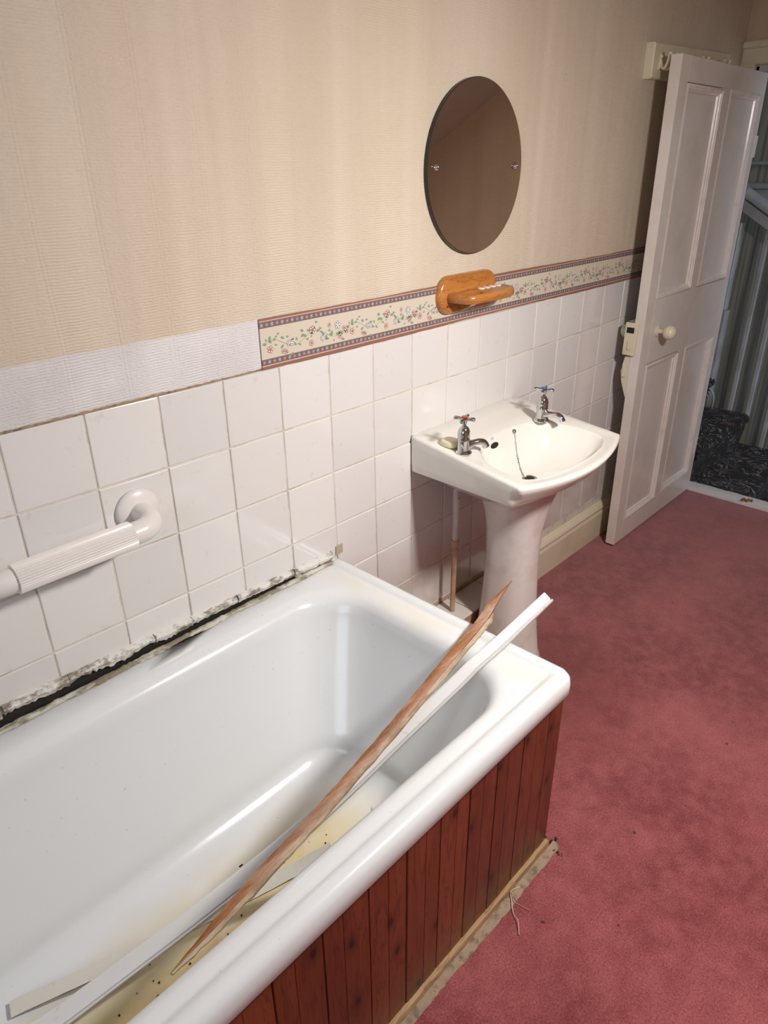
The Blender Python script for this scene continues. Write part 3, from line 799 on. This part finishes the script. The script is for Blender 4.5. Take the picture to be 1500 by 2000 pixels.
# torn trim and sealant along the wall
tz = lambda x: -.5075 - .021*max(0, min(1, (x+.05)/.8))
pieces = [(-.42, -.30), (-.295, -.115), (-.11, .015), (.016, .205), (.208, .300), (.302, .425), (.428, .600), (.604, .735)]
for k, (a, b) in enumerate(pieces):
    bm = bmesh.new(); n = max(8, int((b-a)/.006)); rr = []
    for i in range(n+1):
        x = a+(b-a)*i/n; z1 = tz(x)+.001+random.uniform(-.0006, .0006)
        h = .021+.004*math.sin(x*41+k)+random.uniform(-.003, .003)
        if k >= 5: h = .018+random.uniform(-.001, .001)
        if k == 7: h = .021+random.uniform(-.001, .003)
        z0 = z1-h
        d = .010+random.uniform(-.0015, .0015)
        rr.append([(x, -.001, z1), (x, -d, z1-.002), (x, -d-.003, (z0+z1)/2), (x, -d+.001, z0), (x, -.001, z0+.001)])
    loft(bm, rr, cap0=True, cap1=True)
    o = bmobj('trim_strip', bm, 'sealant')
    tag(o, ['torn white sealant trim at the left frame edge above the bath', 'torn dirty trim piece with a curled lower edge, left end of the bath gap',
            'spotted white trim piece below the second grout joint from the left', 'long brown-crusted trim piece above the dark gap behind the bath',
            'short crumbling trim piece left of the clean white strip', 'clean straight white trim strip standing proud over the dark gap',
            'greyish dirty trim strip over the narrow end of the gap', 'flaking white trim piece at the tap-end wall corner of the bath'][k], 'sealant trim', 'torn trim pieces between tiles and bath')
bm = bmesh.new(); addbox(bm, (-.45, -.0008, -.62), (.76, .0055, -.530)); g = bmobj('shaded_gap_plaster', bm, 'dark', wall)  # deep shade of the gap put into the colour as a black strip
bm = bmesh.new(); 
vs = [(.752, -.0035, -.520), (.776, -.0035, -.519), (.775, -.0035, -.545), (.751, -.0035, -.546)]
loft(bm, [vs, [(x, -.006, z) for x, y, z in vs]], cap0=True, cap1=True)
tag(bmobj('tape_scrap', bm, 'tape'), 'small square scrap of brown tape on the tile at the bath corner', 'tape')
bm = bmesh.new(); rr = []
N = 170
for i in range(N+1):
    x = -.42+1.15*i/N; w = .003+.007*abs(math.sin(x*23))*random.uniform(.3, 1)+random.uniform(0, .002)
    rr.append([(x, -.004, -.5560), (x, -.006, -.5515+random.uniform(0, .002)), (x, -.010-w*.4, -.552+random.uniform(0, .001)), (x, -.012-w, -.5556)])
loft(bm, rr, closed=False)
tag(bmobj('sealant_residue', bm, 'residue'), 'crusty brown sealant residue on the wall side of the bath rim', 'sealant residue', kind='stuff')

# ------------------------------------------------------------------ loose timber lying in the bath
up = Vector((-.35, -.45, .82))
wp_ = [(.829,-.605,-.452), (.770,-.591,-.4815), (.700,-.575,-.515), (.630,-.559,-.5445), (.578,-.547,-.573), (.429,-.512,-.649), (.321,-.487,-.706), (.184,-.455,-.768), (.022,-.418,-.821), (-.143,-.379,-.866), (-.251,-.354,-.893), (-.33,-.336,-.900)]
bm = bmesh.new(); path = smoothpath(wp_, 60)
def pf(t):
    w = .0135 + .0055*t; h = .007
    return [(w, -h), (-w, -h), (-w, h*.3), (-w+.0022, h*1.1), (-w+.0050, h*.7), (-w+.0064, -.0045), (-w+.0085, -.0005), (w-.003, h*.35), (w, h*.1), (w+.0004, -.001)]
sweep(bm, path, pf, up)
mt = bmobj('trim_moulding', bm, ['strip', 'strip_edge'], smooth=True, sharp=30)
for p in mt.data.polygons:
    if p.normal.z < -.35: p.material_index = 1
tag(mt, 'long white moulded trim strip poking out over the bath rim', 'wood trim')
wb = [(.871,-.483,-.482), (.790,-.491,-.503), (.739,-.497,-.522), (.590,-.5125,-.548), (.358,-.537,-.592), (.183,-.556,-.614), (.060,-.569,-.623), (-.038,-.580,-.632), (-.129,-.589,-.636)]
lp = smoothpath(wb, 70)
bm = bmesh.new()
def wl(t):   # half width along the lath
    if t < .13: return .0008 + .010*(t/.13)
    if t > .84: return .0125 - .0115*((t-.84)/.16)
    return .0125
def pl(t):
    w = wl(t); h = min(.005, w*.8); j = random.uniform(-.0006, .0006)
    return [(w+j, -h), (-w*.2, -h), (-w*.6, -h*.6), (-w*.45, h*.8), (w*.4, h), (w+j, h*.5)]
sweep(bm, lp, pl, up)
lath = bmobj('splintered_lath', bm, 'lath', smooth=True, sharp=35)
tag(lath, 'splintered brown wooden lath with a long sharp point lying across the bath', 'wood lath')
bm = bmesh.new()      # paler torn side of the lath, ending in its own short splinter
off = [(.764,-.494,-.5215)]
lp2 = smoothpath([(.775,-.4995,-.517), (.752,-.500,-.522), (.715,-.5035,-.5305), (.655,-.509,-.542)] + wb[4:9], 60)
def pl2(t):
    w = .0010+.0072*min(1, t/.10); 
    if t > .8: w *= 1-(t-.8)*3
    h = .0042*min(1, .3+t*6); j = random.uniform(-.0012, .0012)
    return [(-w*.1, -h), (-w*1.25+j, -h), (-w*1.5+j, 0), (-w*1.2+j, h*1.15), (-w*.2, h*1.2)]
sweep(bm, lp2, pl2, up)
o = bmobj('torn_edge', bm, 'lath_under', lath, smooth=True, sharp=30); o['label'] = 'pale torn edge of the lath'
bm = bmesh.new()
pb = smoothpath([(-.292, -.272, -.905), (-.10, -.352, -.885), (.05, -.415, -.858), (.172, -.480, -.815), (.240, -.525, -.775)], 30)
def pb_(t): w = .0125; h = .0035; return [(-w, -h), (w, -h), (w+random.uniform(-.0006, .0006), h), (-w+random.uniform(-.0006, .0006), h)]
sweep(bm, pb, pb_, (-.1, -.35, .9))
ob = bmobj('flat_trim_strip', bm, ['strip_old', 'strip_edge'])
for p in ob.data.polygons:
    if p.normal.z < .2: p.material_index = 1
tag(ob, 'flat off-white timber strip lying on the bath floor under the other strips', 'wood trim')
# grit in the bath
bm = bmesh.new()
for k in range(46):
    x, y = random.uniform(-.3, .34), random.uniform(-.43, -.27); r = random.uniform(.0005, .0014)
    addbox(bm, (x-r, y-r, -.9245), (x+r, y+r, -.9225+r))
for (x, y) in ((.154, -.325), (.105, -.285)):
    addbox(bm, (x-.0045, y-.002, -.924), (x+.0045, y+.002, -.920), 0, .001)
tag(bmobj('bath_grit', bm, 'fluff'), 'dark grit scattered on the bath floor', 'grit', kind='stuff')

# ================================================================== GRAB RAIL
rail = empty('grab_rail', 'white plastic grab rail with a ribbed grip on the tiles', 'grab rail', (.07, 0, -.22))
def flange(x):
    bm = bmesh.new(); lathe(bm, [(0, 0), (.045, 0), (.047, .003), (.046, .007), (.041, .0115), (.030, .0145), (.024, .016), (0, .016)], (x, -.002, -.218), (0, -1, 0), 40)
    kid(bmobj('wall_plate', bm, 'plastic', smooth=True, sharp=50), rail)
flange(.222); flange(-.108)
def elbow(x, s):
    pts = [(x, -.014, -.218), (x, -.035, -.219)] + [(x - s*.040*(1-math.cos(a)), -.042-.040*math.sin(a), -.220-.003*math.sin(a)) for a in [math.pi/2*k/10 for k in range(11)]] + [(x-s*.058, -.082, -.2235)]
    bm = bmesh.new(); tube(bm, pts, [.0215]*2+[.0225]*11+[.0225], 28)
    kid(bmobj('elbow', bm, 'plastic', smooth=True, sharp=50), rail)
elbow(.222, 1); elbow(-.108, -1)
bm = bmesh.new(); n = 72
rr = []
for x in (-.0505, -.050, .1655, .166):
    e = .0 if -.0502 < x < .1658 else -.0025
    rr.append([(x, -.082+(.0262+e+(.0010 if j % 2 else -.0011))*math.cos(2*math.pi*j/n), -.2235+(.0262+e+(.0010 if j % 2 else -.0011))*math.sin(2*math.pi*j/n)) for j in range(n)])
loft(bm, rr, cap0=True, cap1=True)
kid(bmobj('ribbed_grip', bm, 'plastic'), rail)

# ================================================================== MIRROR
mir = empty('oval_mirror', 'frameless oval mirror fixed by two screws above the wooden holder', 'mirror', (1.300, -.01, .388))
bm = bmesh.new(); n = 96; cx, cz, ra, rb = 1.3005, .386, .2045, .2045*1.0
ra, rb = .2045, .2075
def ell(r1, r2, y): return [(cx+r1*math.cos(2*math.pi*j/n), y, cz+r2*math.sin(2*math.pi*j/n)) for j in range(n)]
loft(bm, [ell(ra, rb, -.008), ell(ra, rb, -.0125)], mi=1, cap0=True)
R = loft(bm, [ell(ra, rb, -.0125), ell(ra-.0018, rb-.0018, -.0140)], mi=1)
f = bm.faces.new(R[-1]); f.material_index = 0
kid(bmobj('glass', bm, ['mirror', 'mirror_edge']), mir)
for x in (1.128, 1.473):
    bm = bmesh.new(); lathe(bm, [(0, 0), (.0085, 0), (.0085, .003), (.007, .008), (.004, .011), (0, .012)], (x, -.014, .392), (0, -1, 0), 18)
    o = bmobj('mirror_screw', bm, 'chrome', smooth=True, sharp=50); kid(o, mir); o['label'] = 'domed chrome mirror screw'
    bm = bmesh.new(); lathe(bm, [(.0, 0), (.006, 0), (.006, .014), (0, .014)], (x, .002-.001, .392), (0, -1, 0), 10); kid(bmobj('spacer', bm, 'plastic'), mir)

# ================================================================== TOOTHBRUSH HOLDER
hold = empty('toothbrush_holder', 'varnished pine toothbrush holder on the floral border under the mirror', 'toothbrush holder', (1.29, 0, .075))
bm = bmesh.new()
bx0_, bx1_, bz0, bz1 = 1.150, 1.412, .029, .130
def rr2(x0, x1, z0, z1, r, n=8):
    out = []
    for cx_, cz_, a0 in ((x1-r, z1-r, 0), (x0+r, z1-r, 90), (x0+r, z0+r, 180), (x1-r, z0+r, 270)):
        out += [(cx_+r*math.cos(math.radians(a0+90*i/n)), cz_+r*math.sin(math.radians(a0+90*i/n))) for i in range(n+1)]
    return out
rg = []
for ins, y in ((0, -.004), (0, -.012), (.002, -.017), (.006, -.020), (.012, -.021)):
    rg.append([(x, y, z) for x, z in rr2(bx0_+ins, bx1_-ins, bz0+ins, bz1-ins, .048-ins)])
loft(bm, rg, cap0=True, cap1=True)
kid(bmobj('back_plate', bm, 'pine', smooth=True, sharp=60), hold)
# shelf with a tumbler hole and brush holes
def shelf_z(y): return .066
outer = chaikin([(1.176, -.012), (1.19, -.012), (1.418, -.012), (1.424, -.012), (1.424, -.06), (1.400, -.100), (1.225, -.106), (1.182, -.085)], 3)
HX, HY, HR = 1.246, -.062, .0215
bm = bmesh.new(); n = 64; c = (HX, HY)
op = ringpoly(outer, c, n); hole = [(HX+HR*1.25*math.cos(2*math.pi*k/n), HY+HR*math.sin(2*math.pi*k/n)) for k in range(n)]
def lerp(a, b, t): return (a[0]+(b[0]-a[0])*t, a[1]+(b[1]-a[1])*t)
def insp(p, d):
    v = (c[0]-p[0], c[1]-p[1]); L = math.hypot(*v); return (p[0]+v[0]/L*d, p[1]+v[1]/L*d)
T, Bz = .086, .063
rg = [[(x, y, Bz+.003) for x, y in hole], [(x, y, Bz) for x, y in [insp(p, -.003) for p in hole]], [(*insp(p, .006), Bz) for p in op], [(*insp(p, .0015), Bz+.004) for p in op], [(*p, (T+Bz)/2) for p in op],
      [(*insp(p, .0015), T-.004) for p in op], [(*insp(p, .006), T) for p in op], [(*insp(p, -.002), T) for p in hole], [(x, y, T-.002) for x, y in hole]]
loft(bm, rg, wrap=True)
kid(bmobj('shelf', bm, 'pine', smooth=True, sharp=40), hold)
for k in range(4):
    x = 1.312+k*.0265; bm = bmesh.new(); lathe(bm, [(.0045, .002), (.0045, 0), (.0045, .0022), (.0105, .0022), (.0105, 0), (.0045, 0)], (x, -.036, T-.0002), 'z', 20, cap=False)
    o = bmobj('hole_ring', bm, 'white_disc', smooth=True, sharp=40); kid(o, hold); o['label'] = 'white plastic ring lining a brush hole'
for x in (1.250,):
    bm = bmesh.new(); pr = [(-.020, .034), (-.020, .064), (-.075, .064), (-.050, .047)]
    loft(bm, [[(x-.014, y, z) for y, z in pr], [(x+.014, y, z) for y, z in pr]], cap0=True, cap1=True); kid(bmobj('bracket', bm, 'pine'), hold)
bm = bmesh.new(); lathe(bm, [(0, 0), (.004, 0), (.003, .002), (0, .0025)], (1.182, -.0205, .052), (0, -1, 0), 12); kid(bmobj('screw', bm, 'brass'), hold)

# ================================================================== BASIN
bas = empty('wash_basin', 'white ceramic pedestal basin between the bath and the open door', 'basin', (1.308, -.2, FZ))
C0 = (1.308, -.235)
def zr(y): return -.2865 + (y+.002)*(.045/.38)
front = [(1.040+.536*t, -.384-.057*(1-((t-.5)/.5)**2)) for t in [k/24 for k in range(25)]]
outp = front + [(1.570, -.002), (1.054, -.002)]
n = 200
O = ringpoly(outp, C0, n)
bowlp = chaikin([(1.088, -.235), (1.084, -.350), (1.130, -.382), (1.200, -.398), (1.308, -.405), (1.416, -.398), (1.490, -.382), (1.538, -.348), (1.528, -.250), (1.455, -.150), (1.308, -.132), (1.165, -.150)], 3)
BWL = ringpoly(bowlp, C0, n)
def off(P, d):
    out = []
    for p in P:
        v = (C0[0]-p[0], C0[1]-p[1]); L = math.hypot(*v); out.append((p[0]+v[0]/L*d, p[1]+v[1]/L*d))
    return out
def scl(P, s, c=C0, dy=0): return [(c[0]+(p[0]-c[0])*s, c[1]+(p[1]-c[1])*s+dy) for p in P]
def keepback(P, Q):   # keep the flat back against the wall
    return [(q[0], min(q[1], -.002)) for q in Q]
def bot(y): return -.396
rg = []
CB = (1.308, -.20)
fb = [(1.046+.524*t, -.350-.056*(1-((t-.5)/.5)**2)) for t in [k/24 for k in range(25)]]
OB = ringpoly(fb + [(1.569, -.002), (1.055, -.002)], C0, n)
def und(s, z, dy=.0): return [(CB[0]+(p[0]-CB[0])*s, min(CB[1]+(p[1]-CB[1])*s+dy, -.004), z) for p in OB]
rg += [und(.28, -.50), und(.42, -.49), und(.60, -.462), und(.74, -.430), und(.84, -.408), und(.92, -.398), und(.965, -.396)]
rg += [[(*p, -.3965) for p in off(OB, .004)], [(*p, -.393) for p in OB]]
rg += [[(*lerp(a, b, t), -.393+(zr(b[1])-.012+.393)*t) for a, b in zip(OB, O)] for t in (.25, .5, .75)]
rg += [[(*p, zr(p[1])-.008) for p in O], [(*p, zr(p[1])-.002) for p in off(O, .0015)], [(*p, zr(p[1])) for p in off(O, .006)]]
mid1 = [lerp(a, b, .35) for a, b in zip(off(O, .006), BWL)]; mid2 = [lerp(a, b, .72) for a, b in zip(off(O, .006), BWL)]
rg += [[(*p, zr(p[1])-.0015) for p in mid1], [(*p, zr(p[1])-.0045) for p in mid2], [(*p, zr(p[1])-.006) for p in BWL]]
for s, d, dy in ((.975, .008, -.001), (.945, .018, -.003), (.905, .034, -.006), (.85, .054, -.010), (.76, .078, -.013), (.62, .098, -.014), (.45, .111, -.010), (.25, .119, -.005), (.10, .123, -.002)):
    rg.append([(p[0], p[1], -.315*min(1, (1-s)*6)+zr(p[1])*(1-min(1, (1-s)*6))-d) for p in [(q[0]+(1-s)*.014, q[1]) for q in scl(BWL, s, C0, dy)]])
bm = bmesh.new(); R = loft(bm, rg, cap0=True, cap1=True)
basin = kid(bmobj('basin_bowl', bm, 'ceramic', smooth=True, sharp=55), bas)
# drain, overflow and chain
dc = (1.322, -.238, -.4385)
bm = bmesh.new(); lathe(bm, [(0, .0), (.014, .0), (.020, .001), (.022, .003), (.021, .0035), (.015, .001), (.0, -.004)], dc, 'z', 24, cap=False); kid(bmobj('drain', bm, 'chrome_dull', smooth=True), bas)
bm = bmesh.new(); lathe(bm, [(0, .0028), (.0145, .0028), (.0145, .002), (0, .002)], dc, 'z', 20); o = kid(bmobj('drain_hole', bm, 'dark'), bas)  # black disc painted for the shade down the waste
from mathutils.bvhtree import BVHTree
basin_v = [v.co.copy() for v in basin.data.vertices]
tree = BVHTree.FromPolygons(basin_v, [list(p.vertices) for p in basin.data.polygons])
def backwall(x, z):
    h = tree.ray_cast(Vector((x, -.26, z)), Vector((0, 1, 0))); return h[0], h[1]
hp, hn = backwall(1.256, -.336)
def on_surface_slot(h, nrm, w, t, d, mat, name, tilt=0):
    nrm = nrm if nrm.y < 0 else -nrm
    u = Vector((1, 0, 0)); u = (u-nrm*u.dot(nrm)).normalized(); v = nrm.cross(u)
    ring = lambda s, e: [h+nrm*e+u*(w*s*math.cos(2*math.pi*j/24))+v*(t*s*math.sin(2*math.pi*j/24)) for j in range(24)]
    bm = bmesh.new(); loft(bm, [ring(1, -.002), ring(1, d), ring(.9, d+.0004)], cap0=True, cap1=True)
    return kid(bmobj(name, bm, mat), bas)
if hp: on_surface_slot(hp, hn, .022, .0085, .0007, 'dark', 'overflow_slot')  # flat black oval in place of the shaded opening
hq, hqn = backwall(1.250, -.316)
if hq:
    nq = hqn if hqn.y < 0 else -hqn; u = Vector((1, 0, 0)); v = nq.cross(u).normalized()
    bm = bmesh.new()
    for r_ in range(2):
        for k in range(5): 
            c_ = hq + nq*.0006 + u*(-.008+k*.004) - v*(.002 if r_ else -.002)*-1
            quad(bm, [c_+u*a+v*b for a, b in ((-.0014, -.0010), (.0014, -.0010), (.0014, .0010), (-.0014, .0010))])
    kid(bmobj('maker_mark', bm, 'ink_blue'), bas)
# chain
hc, hcn = backwall(1.362, -.324)
ch = empty('plug_chain', 'thin metal plug chain hanging into the white basin', 'plug chain', hc)
bm = bmesh.new(); lathe(bm, [(0, 0), (.0085, 0), (.008, .003), (.004, .006), (0, .007)], hc, hcn if hcn.y < 0 else -hcn, 16); kid(bmobj('chain_stay', bm, 'chrome', smooth=True, sharp=50), ch)
down = Vector((0, 0, -1)); pts = []
for k in range(40):
    y = hc.y - k*.0034 - .004; 
    h = tree.ray_cast(Vector((1.362-.085*k/40, y, -.26)), down)
    if h[0]: pts.append(h[0]+Vector((0, 0, .0022)))
acc = [pts[0]]
for p in pts[1:]:
    if (p-acc[-1]).length > .0062: acc.append(p)
bm = bmesh.new()
for k in range(min(len(acc)-1, 24)):
    p, q = acc[k], acc[k+1]; t = (q-p).normalized(); s = t.cross(Vector((0, 0, 1))).normalized()
    if k % 2: s = s.cross(t).normalized()
    c_ = (p+q)/2
    tube(bm, [c_ + t*.0048*math.cos(a) + s*.0022*math.sin(a) for a in [2*math.pi*j/10 for j in range(11)]], .0007, 5, cap=False)
tag(kid(bmobj('chain_links', bm, 'chrome_dull', smooth=True), ch), kind='stuff')

def make_tap(name, label, base, hang, spout, disc):
    """base: foot of the tap, hang: handle rotation, spout: horizontal direction of the spout"""
    t = empty(name, label, 'tap', base); bx, by, bz = base
    def k(o): return kid(o, t)
    bm = bmesh.new(); lathe(bm, [(0, -.001), (.0235, -.001), (.024, .002), (.021, .006), (.0165, .009), (.0165, .013), (0, .013)], base, 'z', 32); k(bmobj('tap_base', bm, 'chrome', smooth=True, sharp=45))
    bm = bmesh.new(); lathe(bm, [(.0168, .010), (.0168, .034), (.0178, .036), (.0178, .040), (.0170, .042), (.0174, .052), (.0168, .060), (.0145, .068), (.0105, .0735), (.0060, .077), (.0050, .088), (0, .088)], base, 'z', 32)
    k(bmobj('tap_body', bm, 'chrome', smooth=True, sharp=45))
    d = Vector((spout[0], spout[1], 0)).normalized(); b = Vector(base)
    bm = bmesh.new(); tube(bm, smoothpath([b+d*.010+Vector((0, 0, .020)), b+d*.030+Vector((0, 0, .0245)), b+d*.048+Vector((0, 0, .026)), b+d*.062+Vector((0, 0, .021)), b+d*.069+Vector((0, 0, .009))], 16),
                            [.0125, .0115, .0105, .0098, .0093, .009, .009, .009, .009, .009, .009, .009, .009, .009, .0092, .0095, .0098], 18)
    k(bmobj('spout', bm, 'chrome', smooth=True, sharp=50))
    bm = bmesh.new(); hz = .094
    lathe(bm, [(0, .082), (.007, .083), (.0085, .090), (.010, .094), (.0095, .100), (0, .101)], base, 'z', 18)
    for q in range(4):
        a = hang+q*math.pi/2; e = Vector((math.cos(a), math.sin(a), 0)); c_ = b+Vector((0, 0, hz+.002))
        tube(bm, [c_+e*.006, c_+e*.014+Vector((0, 0, .001)), c_+e*.024+Vector((0, 0, .0012)), c_+e*.029, c_+e*.0305], [.0045, .0042, .0058, .0050, .001], 10)
    hand = k(bmobj('cross_handle', bm, 'chrome', smooth=True, sharp=50))
    bm = bmesh.new(); lathe(bm, [(0, .1008), (.0085, .1008), (.0082, .1030), (0, .1034)], base, 'z', 16); o = bmobj('tap_disc', bm, disc, smooth=True, sharp=50); o.parent = hand; o['label'] = disc+' disc'
make_tap('basin_tap', 'chrome hot tap with a red disc, beside the soap', (1.090, -.163, zr(-.163)-.001), .35, (.85, -.45), 'red')
make_tap('basin_tap', 'chrome cold tap with a blue disc, nearer the door', (1.467, -.174, zr(-.174)-.001), .35, (.1, -1), 'blue')
# soap
bm = bmesh.new(); rg = []
for s, z in ((.80, 0), (.95, .003), (1, .009), (.97, .014), (.86, .018), (.6, .0195)):
    rg.append([(1.096+.030*s*math.copysign(abs(math.cos(a))**.7, math.cos(a))*.8+.0*s, -.115+.021*s*math.copysign(abs(math.sin(a))**.7, math.sin(a))*1.3, zr(-.113)+z-.001) for a in [2*math.pi*j/28 for j in range(28)]])
loft(bm, rg, cap0=True, cap1=True); tag(bmobj('soap_bar', bm, 'soap', smooth=True), 'used cream bar of soap on the basin behind the hot tap', 'soap')

# pedestal
PC = (1.312, -.200)
bm = bmesh.new(); rg = []
for z, w, d in ((FZ, .118, .115), (FZ+.015, .117, .114), (FZ+.03, .110, .107), (-.98, .098, .098), (-.88, .088, .090), (-.78, .082, .086), (-.68, .079, .084), (-.60, .082, .088), (-.54, .092, .098), (-.49, .108, .112), (-.455, .125, .125)):
    ring = []
    for j in range(64):
        a = 2*math.pi*j/64; cxa, sya = math.cos(a), math.sin(a)
        f = 2.6
        ring.append((PC[0]+w*math.copysign(abs(cxa)**(2/f), cxa), PC[1]+d*math.copysign(abs(sya)**(2/f), sya)*(1.0 if sya < 0 else .8), z))
    rg.append(ring)
loft(bm, rg, cap0=True, cap1=True); o = kid(bmobj('pedestal', bm, 'pedestal', smooth=True, sharp=60), bas)

# boxed-in pipes under the basin
bx = empty('pipe_boxing', 'low tiled boxing in the corner under the basin', 'pipe boxing', (1.2, -.05, FZ))
bm = bmesh.new(); addbox(bm, (.80, -.112, FZ), (1.60, -.003, -.936)); kid(bmobj('box_body', bm, 'pipe_o'), bx)
x = .80
while x < 1.58:
    bm = bmesh.new(); addbox(bm, (x+.001, -.116, -.936), (min(x+.149, 1.60), -.004, -.928), 0, .0015); kid(bmobj('tile', bm, 'pedestal'), bx); x += .152
# pipe
pipe = empty('water_pipe', 'thin painted pipe rising from the boxing to the basin', 'pipe', (1.204, -.062, -.928))
bm = bmesh.new(); tube(bm, smoothpath([(1.198, -.062, -.40), (1.200, -.062, -.50), (1.203, -.063, -.56), (1.204, -.062, -.66)], 12), [.0095]*7+[.0095]*6, 14); kid(bmobj('upper_pipe', bm, 'pipe_w', smooth=True, sharp=60), pipe)
bm = bmesh.new(); lathe(bm, [(.0115, -.515), (.0115, -.555), (.009, -.56)], (1.2025, -.0625, 0), 'z', 14); kid(bmobj('pipe_sleeve', bm, 'pipe_w', smooth=True, sharp=50), pipe)
bm = bmesh.new(); lathe(bm, [(.0085, -.928), (.0085, -.655)], (1.204, -.062, 0), 'z', 14); kid(bmobj('lower_pipe', bm, 'pipe_o', smooth=True, sharp=60), pipe)
bm = bmesh.new(); lathe(bm, [(.0125, -.708), (.0135, -.706), (.0135, -.697), (.0110, -.694), (.0110, -.684), (.0130, -.681), (.0140, -.678), (.0140, -.664), (.0125, -.661)], (1.204, -.062, 0), 'z', 16)
o = kid(bmobj('compression_joint', bm, 'pipe_o', smooth=True, sharp=40), pipe)
# piece of loose wood chip on the threshold
bm = bmesh.new(); 
for k in range(7):
    x, y = 3.105+random.uniform(-.016, .016), -.395+random.uniform(-.02, .02); addbox(bm, (x-.006, y-.005, FZ+.008), (x+.007, y+.006, FZ+.016+random.uniform(0, .006)), 0, .002)
tag(bmobj('wood_chip', bm, 'lath'), 'small broken wood chip lying on the white threshold', 'wood chip')
